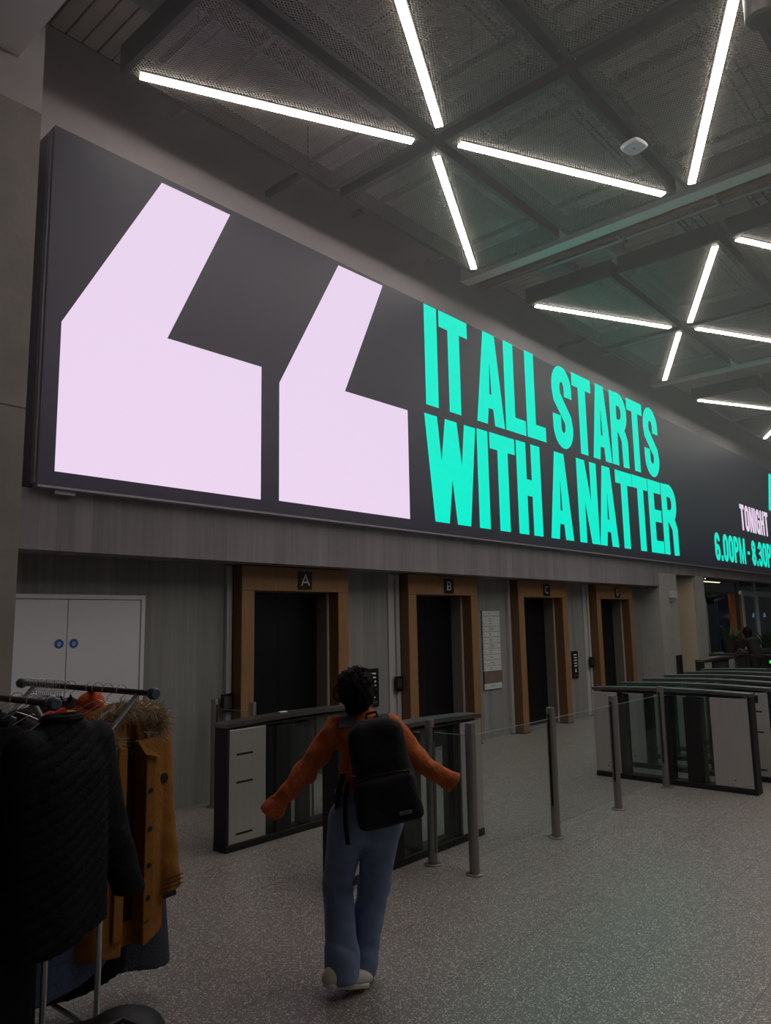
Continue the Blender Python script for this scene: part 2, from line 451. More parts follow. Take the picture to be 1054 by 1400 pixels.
def glyph(ch, x0, x1, z0, z1, t=None):
    W, H = x1-x0, z1-z0
    t = t or .285*H/1.48
    b = t*.88
    X = lambda u: x0+u
    Z = lambda v: z0+v
    if ch == 'I': return [rect(x0, x1, z0, z1)]
    if ch == 'T': return [rect(x0, x1, z1-b, z1), rect((x0+x1-t)/2, (x0+x1+t)/2, z0, z1-b)]
    if ch == 'L': return [rect(x0, x0+t, z0, z1), rect(x0+t, x1, z0, z0+b)]
    if ch == 'H': return [rect(x0, x0+t, z0, z1), rect(x1-t, x1, z0, z1), rect(x0+t, x1-t, z0+H*.42, z0+H*.60)]
    if ch == 'E': return [rect(x0, x0+t, z0, z1), rect(x0+t, x1, z1-b, z1), rect(x0+t, x1, z0, z0+b), rect(x0+t, x1-.05*W, z0+H*.43, z0+H*.43+b)]
    if ch == 'A':
        m = (x0+x1)/2; tw = .21*W
        L = lambda z: m-tw+(x0-(m-tw))*(1-(z-z0)/H)     # outer left
        Rr = lambda z: m+tw+(x1-(m+tw))*(1-(z-z0)/H)
        zb0, zb1, zt = z0+.175*H, z0+.33*H, z0+.66*H
        il = lambda z: L(z)+t*.98; ir = lambda z: Rr(z)-t*.98
        c = .035*W
        return [[(x0, z0), (il(z0), z0), (il(zb0), zb0), (L(zb0), zb0)], [(ir(z0), z0), (x1, z0), (Rr(zb0), zb0), (ir(zb0), zb0)],
                [(L(zb0), zb0), (Rr(zb0), zb0), (Rr(zb1), zb1), (L(zb1), zb1)],
                [(L(zb1), zb1), (il(zb1), zb1), (m-.005, zt), (L(zt), zt)], [(ir(zb1), zb1), (Rr(zb1), zb1), (Rr(zt), zt), (m+.005, zt)],
                [(L(zt), zt), (Rr(zt), zt), (m+tw, z1), (m-tw, z1)]]
    if ch == 'N':
        return [rect(x0, x0+t*.9, z0, z1), rect(x1-t*.9, x1, z0, z1), [(x0+t*.2, z1), (x1-t*1.05, z0), (x1-t*.2, z0), (x0+t*1.05, z1)]]
    if ch == 'M':
        m = (x0+x1)/2; s = t*.8
        return [rect(x0, x0+s, z0, z1), rect(x1-s, x1, z0, z1), [(x0, z1), (m-s*.35, z0), (m+s*.35, z0), (x0+s*1.25, z1)], [(x1-s*1.25, z1), (m-s*.35, z0), (m+s*.35, z0), (x1, z1)]]
    if ch == 'W':
        a, bq = x0+.155*W, x1-.155*W; c = (x0+x1)/2; s = t
        d = .345*W
        return [[(a, z0), (a+d, z0), (x0+s*.98, z1), (x0, z1)][:4] if False else [(a, z0), (a+.24*W, z0), (x0+.235*W, z1), (x0, z1)],
                [(a+.03*W, z0), (a+.265*W, z0), (c+.11*W, z1), (c-.115*W, z1)],
                [(bq-.265*W, z0), (bq-.03*W, z0), (c+.115*W, z1), (c-.11*W, z1)],
                [(bq-.24*W, z0), (bq, z0), (x1, z1), (x1-.235*W, z1)]]
    r = W/2-t/2; cx = (x0+x1)/2; rz = min(r*1.15, H*.2); h2 = t/2*.92
    top = z1-h2-rz; bot = z0+h2+rz
    if ch == 'S':
        p = [(cx+r, z0+H*.64), (cx+r, top)]+arc(cx, top, r, rz, 0, 180, 12)+[(cx-r, z0+H*.70), (cx-r*.86, z0+H*.61), (cx, z0+H*.485), (cx+r*.86, z0+H*.36), (cx+r, z0+H*.27)]+[(cx+r, bot)]+arc(cx, bot, r, rz, 0, -180, 12)+[(cx-r, z0+H*.39)]
        return strip(p, t)
    if ch in 'O0':
        p = [(cx+r, bot), (cx+r, top)]+arc(cx, top, r, rz, 0, 180, 12)+[(cx-r, bot)]+arc(cx, bot, r, rz, 180, 360, 12)
        return strip(p, t)
    if ch in 'RP':
        mid = z0+H*.46 if ch == 'R' else z0+H*.40
        q = [rect(x0, x0+t, z0, z1)]; rz = min(rz, (z1-mid-b)/2*.92)
        p = [(x0+t*.9, z1-b/2), (cx, z1-b/2)]+arc(cx, z1-b/2-rz, r, rz, 90, 0, 8)+arc(cx, mid+b/2+rz, r, rz, 0, -90, 8)+[(x0+t*.9, mid+b/2)]
        q += strip(p, t*.95)
        if ch == 'R':
            p = [(cx+.02, mid+b*.4), (cx+r*.75, mid-.04*H), (cx+r*.95, mid-.10*H), (cx+r*.97, z0+.1*H), (cx+r, z0)]
            q += strip(p, t*.98)
        return q
    if ch == 'G':
        p = [(cx+r, z0+H*.66), (cx+r, top)]+arc(cx, top, r, rz, 0, 180, 12)+[(cx-r, bot)]+arc(cx, bot, r, rz, 180, 360, 12)+[(cx+r, z0+H*.48)]
        return strip(p, t)+[rect(cx, x1, z0+H*.40, z0+H*.40+b), rect(x1-t, x1, z0, z0+H*.4)]
    if ch == '6':
        p = [(cx+r, z0+H*.70), (cx+r, top)]+arc(cx, top, r, rz, 0, 180, 12)+[(cx-r, bot)]+arc(cx, bot, r, rz, 180, 360, 12)+[(cx+r, z0+H*.33)]+arc(cx, z0+H*.33, r, rz*.8, 0, 150, 8)
        return strip(p, t)
    if ch == '8':
        q = []
        for lo, hi in ((z0, z0+H*.56), (z0+H*.46, z1)):
            tp, bt = hi-h2-rz, lo+h2+rz
            q += strip([(cx+r, bt), (cx+r, tp)]+arc(cx, tp, r, rz, 0, 180, 12)+[(cx-r, bt)]+arc(cx, bt, r, rz, 180, 360, 12), t)
        return q
    if ch == '3':
        p = [(cx-r, z0+H*.72), (cx-r, top)]+arc(cx, top, r, rz, 180, 0, 12)+[(cx+r, z0+H*.62), (cx+r*.6, z0+H*.54), (cx-r*.2, z0+H*.52), (cx+r*.6, z0+H*.49), (cx+r, z0+H*.42), (cx+r, bot)]+arc(cx, bot, r, rz, 0, -180, 12)+[(cx-r, z0+H*.30)]
        return strip(p, t)
    if ch == '.': return [rect(x0, x1, z0, z0+b*1.1)]
    if ch == '-': return [rect(x0, x1, z0+H*.40, z0+H*.53)]
    return []

ROW1 = [('I', 7.88, 8.165), ('T', 8.215, 8.91), ('A', 9.11, 9.87), ('L', 9.905, 10.51), ('L', 10.55, 11.16), ('S', 11.43, 12.15), ('T', 12.18, 12.93), ('A', 12.91, 13.71), ('R', 13.735, 14.51), ('T', 14.53, 15.30), ('S', 15.33, 16.10)]
ROW2 = [('W', 7.83, 9.04), ('I', 9.075, 9.36), ('T', 9.41, 10.12), ('H', 10.165, 10.905), ('A', 11.165, 11.96), ('N', 12.19, 12.965), ('A', 12.98, 13.78), ('T', 13.78, 14.555), ('T', 14.57, 15.325), ('E', 15.35, 16.03), ('R', 16.06, 16.90)]
for row, zl, zh in ((ROW1, 4.76, 6.225), (ROW2, 3.14, 4.63)):
    for ch, a, b in row:
        s = (a-7.9)*.0125
        flat_quads('letter', glyph(ch, a, b, zl+s*(.35 if row is ROW1 else 0), zh+s*(.9 if row is ROW1 else .7)), m_teal)
def setline(txt, x0, x1, z0, z1, mat, t, widths):
    tot = sum(widths.get(c, 1.) for c in txt)+.10*(len(txt)-1)
    u = (x1-x0)/tot; x = x0
    for c in txt:
        wv = widths.get(c, 1.)*u
        if c != ' ': flat_quads('letter', glyph(c, x, x+wv, z0, z1, t), mat)
        x += wv+.10*u
setline('TONIGHT', 21.55, 24.2, 4.10, 4.82, m_lilac, .145, {'I': .42})
setline('6.00PM - 8.30PM', 19.3, 24.75, 3.17, 3.87, m_teal, .145, {'.': .40, ' ': .28, '-': .5, 'M': 1.35})
flat_quads('letter', [[(24.42, 4.93), (24.9, 4.93), (25.1, 6.1), (24.75, 6.1)]], m_teal)

# ------------------------------------------------------------------ lifts
def lift(k, ch, lab):
    x = PX[k]
    t = thing('lift_entrance', lab, 'lift', (x, WY, 0), group='lift entrances')
    fy = -.20
    link('jamb', MB().box(0, JW, fy, .06, 0.012, 2.165, .004), m_wood, t)
    link('jamb', MB().box(PW-JW, PW, fy, .06, 0.012, 2.165, .004), m_wood, t)
    link('header', MB().box(0, PW, fy, .06, 2.168, PH, .004), m_wood, t)
    link('shaded_cheek', MB().box(-.004, 0, fy+.005, 0, 0.012, PH-.004), m_wooddk, t)  # thin skin of darker oak paints the shade on the outer side
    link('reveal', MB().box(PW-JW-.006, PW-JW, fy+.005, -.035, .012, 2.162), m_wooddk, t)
    link('steel_edge', MB().box(PW-JW-.03, PW-JW-.001, -.034, -.012, .012, 2.16), m_liftedge, t)
    link('steel_frame', MB().box(PW-JW-.025, PW-JW-.001, -.011, .17, .0, 2.16), m_liftgrey, t); link('steel_frame', MB().box(JW+.001, JW+.025, -.011, .17, 0, 2.16), m_liftgrey, t)
    link('foot_plate', MB().box(-.006, JW+.006, fy-.004, 0, 0, .011).box(PW-JW-.006, PW+.006, fy-.004, 0, 0, .011), m_rub, t)
    dm = (PW)/2
    link('door_panel', MB().box(JW+.026, dm-.002, .172, .20, .004, 2.158), m_doorblk, t)
    link('door_panel', MB().box(dm+.002, PW-JW-.026, .172, .20, .004, 2.158), m_doorblk, t)
    link('sill', MB().box(JW+.03, PW-JW-.03, -.011, .171, 0.0005, .003), m_steel, t)
    sg = link('letter_sign', MB().box(dm-.015, dm+.195, fy-.014, fy-.001, 2.195, 2.40), m_black, t, label='black square plate with lift letter')
    cx0, cx1, cz0, cz1 = dm+.03, dm+.15, 2.235, 2.36
    q = {'A': strip([(cx0, cz0), ((cx0+cx1)/2, cz1), (cx1, cz0)], .017)+[rect(cx0+.025, cx1-.025, cz0+.032, cz0+.047)],
         'B': strip([(cx0+.06, cz0+.008), (cx0+.02, cz0+.008), (cx0+.02, cz1-.008), (cx0+.06, cz1-.008)]+arc(cx0+.06, cz1-.037, .03, .029, 90, -90, 8)+[(cx0+.03, cz1-.066)], .016)+strip([(cx0+.055, cz1-.066)]+arc(cx0+.065, cz0+.034, .034, .026, 90, -90, 8)+[(cx0+.05, cz0+.008)], .016),
         'C': strip(arc((cx0+cx1)/2, (cz0+cz1)/2, .056, .056, 45, 315, 18), .017),
         'D': strip([(cx0+.05, cz0+.008), (cx0+.02, cz0+.008), (cx0+.02, cz1-.008), (cx0+.05, cz1-.008)]+arc(cx0+.05, (cz0+cz1)/2, .055, .0545, 90, -90, 12), .016)}[ch]
    V, Fc = [], []
    for qq in q:
        Fc.append(list(range(len(V), len(V)+4))); V += [(p[0], fy-.0155, p[1]) for p in qq]
    me = bpy.data.meshes.new('sign_letter'); me.from_pydata(V, [], Fc); me.update()
    link('sign_letter', me, m_pale, sg)
    return t
lift(0, 'A', 'timber framed lift entrance with black doors signed A')
lift(1, 'B', 'timber framed lift entrance with black doors signed B')
lift(2, 'C', 'timber framed lift entrance with black doors signed C')
lift(3, 'D', 'timber framed lift entrance with black doors signed D')

m_trunk = M('trunking_grey', srgb(170, 170, 172), .5)
def trunking(x, lab, second=True, box=True):
    t = thing('cable_trunking', lab, 'trunking', (x, WY, 0), group='trunking beside the lifts')
    link('channel', MB().box(0, .07, -.05, 0, .012, 2.44, .004), m_trunk, t)
    if second: link('pipe', MB().box(-.13, -.01, -.023, -.001, .012, 2.44), m_trunk, t)
    if box:
        r = link('card_reader', MB().box(-.07, .075, -.085, -.051, .885, 1.08, .006), m_black, t, label='black card reader box')
        link('reader_face', MB().box(-.045, .05, -.0865, -.0855, .93, 1.05), m_steeldk, r)
trunking(4.955, 'grey trunking with black card reader left of lift A', False)
trunking(7.745, 'grey trunking with black card reader left of lift B')
trunking(10.54, 'plain grey trunking strip left of lift C', False, False)
trunking(13.32, 'grey trunking with small black reader left of lift D', True, True)

def callpanel(x, lab):
    t = thing('lift_call_panel', lab, 'call panel', (x, WY, 0), group='lift call panels')
    link('backplate', MB().box(0, .225, -.02, 0, .72, 1.205, .004), m_black, t)
    for k in range(5):
        link('button_row', MB().box(.06, .165, -.026, -.0205, 1.13-k*.05, 1.15-k*.05), m_pale, t)
    link('arrow', MB().poly([(.08, -.0205, .83), (.15, -.0205, .83), (.115, -.0205, .90)], (0, -.004, 0)), m_pale, t)
    link('display_rim', MB().box(.03, .195, -.0235, -.0205, .76, .79), m_steeldk, t)
callpanel(7.18, 'black lift call panel between lifts A and B')
callpanel(12.66, 'black lift call panel between lifts C and D')

dsn = thing('floor_directory', 'tall floor directory of white slats on the wall right of lift B', 'sign', (9.82, WY, 0))
link('back_rail', MB().box(0, .49, -.012, 0, .725, 1.95), m_rub, dsn)
hts = [.075, .15, .075, .075, .085, .075, .08, .075, .08, .075, .17, .085]
z = 1.945; tot = sum(hts); sc_ = (1.945-.73-.006*len(hts))/tot
for k, hh in enumerate(hts):
    z0 = z-hh*sc_
    br = (k == 10)
    s = link('slat', MB().box(.004 if not br else .01, .486 if not br else .51, -.024, -.0125, z0, z), m_bronze if br else m_signplate, dsn)
    mb = MB()
    nl = 3 if hh > .1 else (1 if k in (0, 7, 8, 11) else 2)
    for q in range(nl):
        zz = z0+(z-z0)*(q+1)/(nl+1)
        mb.box(.17, .17+.06+.07*((k*7+q*3) % 3)/2, -.0252, -.0245, zz-.005, zz+.005)
    if not br: mb.box(.03, .045, -.0252, -.0245, z0+.02, z0+.045)
    link('slat_text', mb, m_grey, s)
    z = z0-.006

# ------------------------------------------------------------------ right-hand side: column, recess, reception
m_col = M('column_paint', srgb(150, 150, 146), .75, var=.06)
struct('wall_column', MB().box(15.85, 16.85, BY+.002, 7.6, 0, 2.739), m_col, 'square grey column right of lift D')
struct('wall_recess', MB().box(16.85, 18.05, 7.6, 7.7, 0, 3.2), m_cream, 'cream wall in the recess right of the column')
struct('trim_2', MB().box(16.851, 18.049, 6.9, 7.59, 2.70, 2.738), m_white)
struct('wall_recess_side', MB().box(18.03, 18.049, BY+.06, 7.6, 0, 2.698), m_cream, 'cream painted side of the recess')
struct('wall_pier_far', MB().box(18.05, 18.6, BY+.002, 7.7, 0, 2.739), m_col, 'slim grey pier before the reception opening')
sb = thing('wall_sensor', 'small grey alarm box mounted high on the column', 'sensor', (16.35, BY, 2.2))
link('body', MB().box(0, .3, -.08, 0, 0, .16, .01), m_trunk, sb); link('bracket', MB().box(.05, .12, -.05, 0, -.06, -.001), m_trunk, sb)
hd = thing('pull_handle', 'pair of slim dark upright bars on the column face', 'handle', (16.5, BY, .35))
for dx in (0, .16): link('bar', MB().box(dx, dx+.05, -.06, -.001, 0, .62), m_rub, hd)

dl = thing('added_fill_lamp', 'added round fill lamp in the head of the cream recess', 'lamp', (17.45, 6.95, 2.69), group='added far fill lamps')  # unseen lamp, put in to light the recess side
link('bezel', MB().lathe([(.06, 0), (.07, .009)], seg=16), m_white, dl); link('lens', MB().lathe([(.052, -.004), (.052, -.0005)], seg=16), EM('added_fill_warm', (1, .8, .55), 20.), dl)
for lx, ly, lab in ((22.6, 8.0, 'added round fill lamp over the back of reception'), (26.2, 8.9, 'added round fill lamp behind the far glazing')):  # both invented, to brighten the dim reception and glazing
    q_ = thing('added_fill_lamp', lab, 'lamp', (lx, ly, 3.05), group='added far fill lamps')
    link('rose', MB().lathe([(.10, 0), (.12, .03), (.12, .12)], seg=16), m_white, q_); link('lens', MB().lathe([(.09, -.006), (.09, -.0005)], seg=16), EM('added_fill_cool', (.75, .9, 1.), 90.), q_)
    link('drop_rod', MB().tube([(0, 0, .12), (0, 0, CZ-3.05)], .012, 8), m_rub, q_)
bk = M('bar_dark', srgb(46, 46, 50), .5)
struct('wall_reception', MB().box(18.6, 30, 10.4, 10.6, 0, 3.4), M('reception_wall', srgb(60, 66, 84), .6), 'dark blue wall at the back of reception')
f1 = bpy.data.objects.new('window_1', None); COL.objects.link(f1); f1['kind'] = 'structure'; f1['label'] = 'dark framed opening into the reception bar'
f1.location = (18.6, BY+.05, 0)
link('frame', MB().box(.001, .10, 0, .08, .0, 2.70).box(2.68, 2.75, 0, .08, 0, 2.70).box(.10, 2.68, 0, .08, 2.66, 2.70), bk, f1)
link('transom', MB().box(.101, 2.679, .01, .07, 2.38, 2.43), bk, f1)
link('pane', MB().box(.101, 2.679, .03, .04, 2.431, 2.659), m_winglass, f1)
f2 = bpy.data.objects.new('window_2', None); COL.objects.link(f2); f2['kind'] = 'structure'; f2['label'] = 'pale framed glazed screen at the far right'
f2.location = (23.5, BY+.6, 0)
wf = M('window_frame_pale', srgb(190, 200, 196), .5)
link('rail', MB().box(0, 5.5, 0, .1, 2.86, 2.97), wf, f2); link('rail', MB().box(0, 5.5, 0, .1, 2.37, 2.53), wf, f2)
for mx_ in (.0, 1.4, 3.3, 5.2): link('mullion', MB().box(mx_, mx_+.18, .001, .1, 0, 2.369), wf, f2)
for mx_ in (1.3, 3.4): link('mullion', MB().box(mx_, mx_+.12, .001, .1, 2.531, 2.859), wf, f2)
for a_, b_2 in ((.181, 1.399), (1.581, 3.299), (3.481, 5.199)): link('pane', MB().box(a_, b_2, .04, .05, .02, 2.368), m_winglass, f2)
for a_, b_2 in ((.001, 1.299), (1.421, 3.399), (3.521, 5.499)): link('pane', MB().box(a_, b_2, .04, .05, 2.532, 2.858), m_winglass, f2)
wp = tag(link('timber_panel', MB().box(22.1, 23.1, 6.8, 6.86, .001, 2.40, .005), M('orange_oak', srgb(176, 104, 50), .5, var=.12, scale=4, stretch=(6, 6, .5))), 'orange oak panel standing inside the reception opening', 'panel')
bp_ = tag(link('glass_partition', MB().box(24.1, 25.3, 7.8, 7.86, .001, 2.45, .005), M('blue_panel', srgb(52, 66, 100), .3)), 'dark blue upright panel beside the orange oak panel', 'panel')
cp = tag(link('curtain_panel', MB().box(24.35, 25.2, 8.2, 8.25, .001, 2.45, .005), M('pale_curtain', srgb(178, 182, 168), .7)), 'pale upright panel behind the pot plant', 'panel')
lm = thing('strip_lamp', 'warm strip lamp under the head of the reception opening', 'lamp', (20.4, 6.9, 2.70))
link('housing', MB().box(0, 1.5, 0, .08, .02, .06), bk, lm); link('diffuser', MB().box(.05, 1.3, .01, .07, .0, .019), EM('warm_lamp', (1, .62, .30), 6.), lm)
link('drop_rod', MB().tube([(.7, .04, .06), (.7, .04, .597)], .008, 6), bk, lm)
for k, px_ in enumerate((25.85, 26.95, 28.2)):
    pl = thing('pendant_lamp', ('leftmost', 'middle', 'rightmost')[k]+' tiny pale pendant behind the far glazing', 'lamp', (px_, 7.6, 1.68), group='pendants behind the far glazing')
    link('cord', MB().tube([(0, 0, .2), (0, 0, CZ-1.68)], .008, 6), bk, pl)
    link('shade', MB().lathe([(.012, .2), (.03, .14), (.05, .05)], seg=10), EM('pendant_glow', (.8, .95, 1.), .35), pl)

ct = thing('reception_counter', 'dark reception counter at the far right', 'counter', (18.45, 5.7, 0))
link('front', MB().box(.03, 3.4, .05, .5, 0, .86), bk, ct); link('worktop', MB().box(0, 3.45, 0, .56, .861, .93, .008), M('counter_top', srgb(52, 44, 44), .4), ct)
link('plinth', MB().box(.05, 3.38, .03, .049, .001, .1), m_rub, ct)
m_leaf = M('leaf_green', srgb(58, 84, 52), .5, var=.3, scale=12)
m_pot = M('pot_dark', srgb(38, 36, 36), .6)
def leaf_mesh(L, w_):
    V = []; Fc = []; n = 5
    for i in range(n+1):
        u = i/n; ww = w_*math.sin(math.pi*min(.98, u*.9+.08)); zz = L*u*.75; yy = L*(u**2)*.6
        V += [(-ww, yy, zz), (0, yy-.01, zz-.012), (ww, yy, zz)]
    for i in range(n):
        a = i*3; Fc += [(a, a+1, a+4, a+3), (a+1, a+2, a+5, a+4)]
    me = bpy.data.meshes.new('leaf'); me.from_pydata(V, [], Fc); me.update(); me.materials.append(m_leaf); return me
def plant(loc, lab, n, L, w_, pot=(.16, .3), hang=False):
    t = thing('hanging_plant' if hang else 'potted_plant', lab, 'plant', loc)
    r, h = pot
    link('pot', MB().lathe([(r*.75, 0), (r, h), (r*.92, h), (r*.85, h-.04)], seg=16), m_pot, t, smooth=True)
    lm_ = leaf_mesh(L, w_)
    for k in range(n):
        o = link('leaf', lm_, None, t); o.location = (r*.4*math.cos(k*2.4), r*.4*math.sin(k*2.4), h-.05)
        o.rotation_euler = ((random.uniform(1.6, 2.4) if hang else random.uniform(-.2, .7)), 0, k*2.4); s = random.uniform(.7, 1.15); o.scale = (s, s, s)
    if hang: link('hanger', MB().tube([(0, 0, h), (0, 0, 3.3-loc[2])], .006, 6), m_pot, t)
plant((19.15, 6.02, .93), 'spiky pot plant in a dark pot on the reception counter', 16, .5, .035, (.17, .32))
plant((19.75, 6.02, .93), 'smaller pot plant right of the spiky one on the counter', 12, .38, .03, (.13, .26))
plant((20.9, 6.95, 2.12), 'trailing plant hanging inside the reception opening', 14, .32, .05, (.11, .16), True)
plant((22.6, 6.0, .0), 'tall dark floor plant behind the person in black', 26, 1.0, .06, (.26, .5))
plant((23.6, 6.2, .0), 'bushy dark floor plant at the right edge', 26, .9, .06, (.26, .5))

# ------------------------------------------------------------------ speed gates
GL, GT = 1.74, .16
def gate_parts(t, slots=True, reader=False):
    h = GT/2
    link('plinth', MB().box(.0, GL, -h-.006, h+.006, 0, .055, .004), m_rub, t)
    # end cabinets, steel
    link('end_cabinet', MB().box(.03, .41, -h, h, .056, .95, .006), m_steel, t)
    link('end_cabinet', MB().box(1.44, GL, -h, h, .056, .95, .006), m_steel, t)
    link('end_trim', MB().box(0, .029, -h, h, .056, .97, .004), m_rub, t); 
    link('screw', MB().box(.2, .212, -h-.004, h+.004, .12, .132), m_rub, t); link('screw', MB().box(1.58, 1.592, -h-.004, h+.004, .12, .132), m_rub, t)
    for a, b in ((.52, .69), (.85, .93), (1.36, 1.439)):
        link('post', MB().box(a, b, -h+.02 if b-a < .1 else -h-.002, h-.02 if b-a < .1 else h+.002, .056, .93, .003), m_rub, t)
    for a, b in ((.411, .519), (.691, .849), (.931, 1.359)):
        link('pane', MB().box(a, b, h-.02, h-.012, .07, .925), m_gateglass, t)
        link('pane', MB().box(a, b, -h+.012, -h+.02, .07, .925), m_gateglass, t)
    link('side_slot', MB().box(.10, 1.64, -h-.0015, h+.0015, .951, .968), m_rub, t)
    mb = MB(); n = 14; V = []
    for sgn in (0,):
        top = [(GL*i/n, 1.0+.022*math.sin(math.pi*i/n)-.012) for i in range(n+1)]
        pts = [(x, -h-.01, z+.012) for x, z in top]+[(x, -h-.01, z-.022) for x, z in reversed(top)]
        mb.poly(pts, (0, GT+.02, 0))
    link('top_rail', mb, m_steeldk, t)
    if slots:
        for zz in (.12, .52, .74):
            link('vent_slot', MB().box(.10, .27, -h-.0022, -h-.0005, zz, zz+.016), m_rub, t)
            link('vent_slot', MB().box(.10, .27, h+.0005, h+.0022, zz, zz+.016), m_rub, t)
            if not reader:
                link('vent_slot', MB().box(1.50, 1.66, h+.0005, h+.0022, zz, zz+.016), m_rub, t)
    if reader: link('pass_reader', MB().box(.13, .21, h+.0005, h+.008, .84, .92), m_rub, t, label='small black pass reader')
    link('glass_leaf', MB().box(.60, .612, -h-.36, -h-.01, .18, .93), m_gateglass, t)
    link('leaf_edge', MB().box(.598, .614, -h-.372, -h-.361, .18, .93), m_steeldk, t)

g1 = thing('speed_gate', 'steel and glass speed gate in front of lift A', 'turnstile', (3.82, 5.15+GT/2, 0), group='speed gates left of the fence'); gate_parts(g1)
g2 = thing('speed_gate', 'steel and glass speed gate directly behind the person in orange', 'turnstile', (3.80, 3.85+GT/2, 0), group='speed gates left of the fence'); gate_parts(g2, slots=False)
link('lamp_lens', MB().box(.62, .70, -.02, .02, 1.024, 1.034, .003), m_pale, g1)
r1 = thing('speed_gate', 'nearest steel speed gate in the right-hand row, against the glass fence', 'turnstile', (8.35+GT/2, 2.46, 0), math.pi/2, 'row of speed gates on the right'); gate_parts(r1, slots=False)
names = ['second speed gate from the glass fence in the right row', 'third speed gate from the glass fence in the right row', 'fourth speed gate from the glass fence in the right row', 'fifth speed gate from the glass fence in the right row', 'farthest speed gate of the right row with green arrow']
r2 = thing('speed_gate', names[0], 'turnstile', (9.07+GT/2, 2.46, 0), math.pi/2, 'row of speed gates on the right'); gate_parts(r2, True, True)
for k in range(1, 5): dup(r2, (9.07+GT/2+.72*k, 2.46, 0), math.pi/2, names[k])
ad = thing('arrow_display', 'small black display with a glowing green arrow on a gate', 'display', (12.15, 3.20, 1.017))
link('case', MB().box(-.02, .02, -.11, .11, 0, .2, .005), m_black, ad)
link('arrow', MB().poly([(-.0205, -.06, .10), (-.0205, 0, .15), (-.0205, 0, .12), (-.0205, .06, .12), (-.0205, .06, .08), (-.0205, 0, .08), (-.0205, 0, .05)], (-.002, 0, 0)), EM('arrow_green', (.1, 1, .15), .8), ad)
g3 = thing('speed_gate', 'small distant speed gate in front of the reception counter', 'turnstile', (14.35, 5.05, 0)); gate_parts(g3, slots=False)

# ------------------------------------------------------------------ bollards and glass fence
def bollard(loc, lab, slotdir=None):
    t = thing('bollard', lab, 'bollard', loc, group='steel fence bollards')
    link('tube', MB().lathe([(.037, .012), (.037, 1.045), (.034, 1.053), (.0, 1.055)][:3], seg=24), m_bollard, t, smooth=True)
    link('base_flange', MB().lathe([(.066, 0), (.066, .008), (.058, .0119)], seg=24), m_bollard, t, smooth=True)
    if slotdir is not None:
        s = link('glass_channel', MB().box(.034, .041, -.009, .009, .26, 1.0), m_rub, t); s.rotation_euler = (0, 0, slotdir)
    return t
BL = [((4.64, 3.70, 0), 'steel bollard just in front of the gate behind the person in orange', -math.pi/2), ((4.65, 3.33, 0), 'nearest steel bollard of the glass fence', math.pi/2), ((5.83, 3.33, 0), 'steel bollard second from the left along the glass fence', math.pi),
      ((7.02, 3.33, 0), 'steel bollard third from the left along the glass fence', math.pi), ((8.20, 3.33, 0), 'steel bollard touching the nearest right-hand speed gate', math.pi),
      ((4.70, 6.54, 0), 'steel bollard against the wall left of lift A', -math.pi/2), ((4.70, 5.93, 0), 'steel bollard half hidden behind the speed gate by lift A', math.pi/2)]
for l, lab, sd in BL: bollard(l, lab, sd)
m_edge = M('glass_edge', srgb(128, 140, 136), .3)
def fence(p, q, lab):
    p, q = Vector(p), Vector(q); d = (q-p); L = d.length; ang = math.atan2(d.y, d.x)
    o = link('glass_panel', MB().box(.043, L-.043, -.005, .005, .10, .96), m_glass); o.location = p; o.rotation_euler = (0, 0, ang)
    tag(o, lab, 'glass panel', 'fence glass panels')
    link('polished_edge', MB().box(.043, L-.043, -.0045, .0045, .9602, .963), m_edge, o)
fence((4.64, 3.70, 0), (4.65, 3.33, 0), 'narrow clear glass pane between the two nearest bollards')
fence((4.65, 3.33, 0), (5.83, 3.33, 0), 'clear glass pane right of the nearest fence bollard')
fence((5.83, 3.33, 0), (7.02, 3.33, 0), 'clear glass pane in the middle of the bollard fence')
fence((7.02, 3.33, 0), (8.20, 3.33, 0), 'clear glass pane ending at the right-hand speed gate')
fence((4.70, 6.54, 0), (4.70, 5.93, 0), 'clear glass pane in front of the wall left of lift A')

# ------------------------------------------------------------------ ceiling rafts with light strips
RZ, RW, RD = 6.9, 2.74, 1.46
def mesh_infill():
    V, Fc = [], []
    ang = math.radians(32); sp = .026; sw = .0036
    for sg in (1, -1):
        d = Vector((math.cos(ang), sg*math.sin(ang))); nrm = Vector((-d.y, d.x))
        ext = abs(nrm.x)*RW+abs(nrm.y)*RD
        c0 = Vector((RW/2, RD/2)); n = int(ext/2/sp)
        for k in range(-n, n+1):
            p = c0+nrm*(k*sp)
            lo, hi = -9e9, 9e9
            for a, mx in ((0, RW), (1, RD)):
                t0, t1 = (0.02-p[a])/d[a], (mx-.02-p[a])/d[a]
                lo = max(lo, min(t0, t1)); hi = min(hi, max(t0, t1))
            if hi-lo < .03: continue
            A, B = p+d*lo, p+d*hi
            q = len(V)
            for P_ in (A, B):
                V.extend([(P_.x-nrm.x*sw, P_.y-nrm.y*sw, .008), (P_.x+nrm.x*sw, P_.y+nrm.y*sw, .008), (P_.x, P_.y, .0145)])
            Fc += [(q, q+1, q+4, q+3), (q+1, q+2, q+5, q+4), (q+2, q, q+3, q+5)]
    me = bpy.data.meshes.new('mesh_infill'); me.from_pydata(V, [], Fc); me.update(); me.materials.append(m_mesh); return me
INF = mesh_infill()
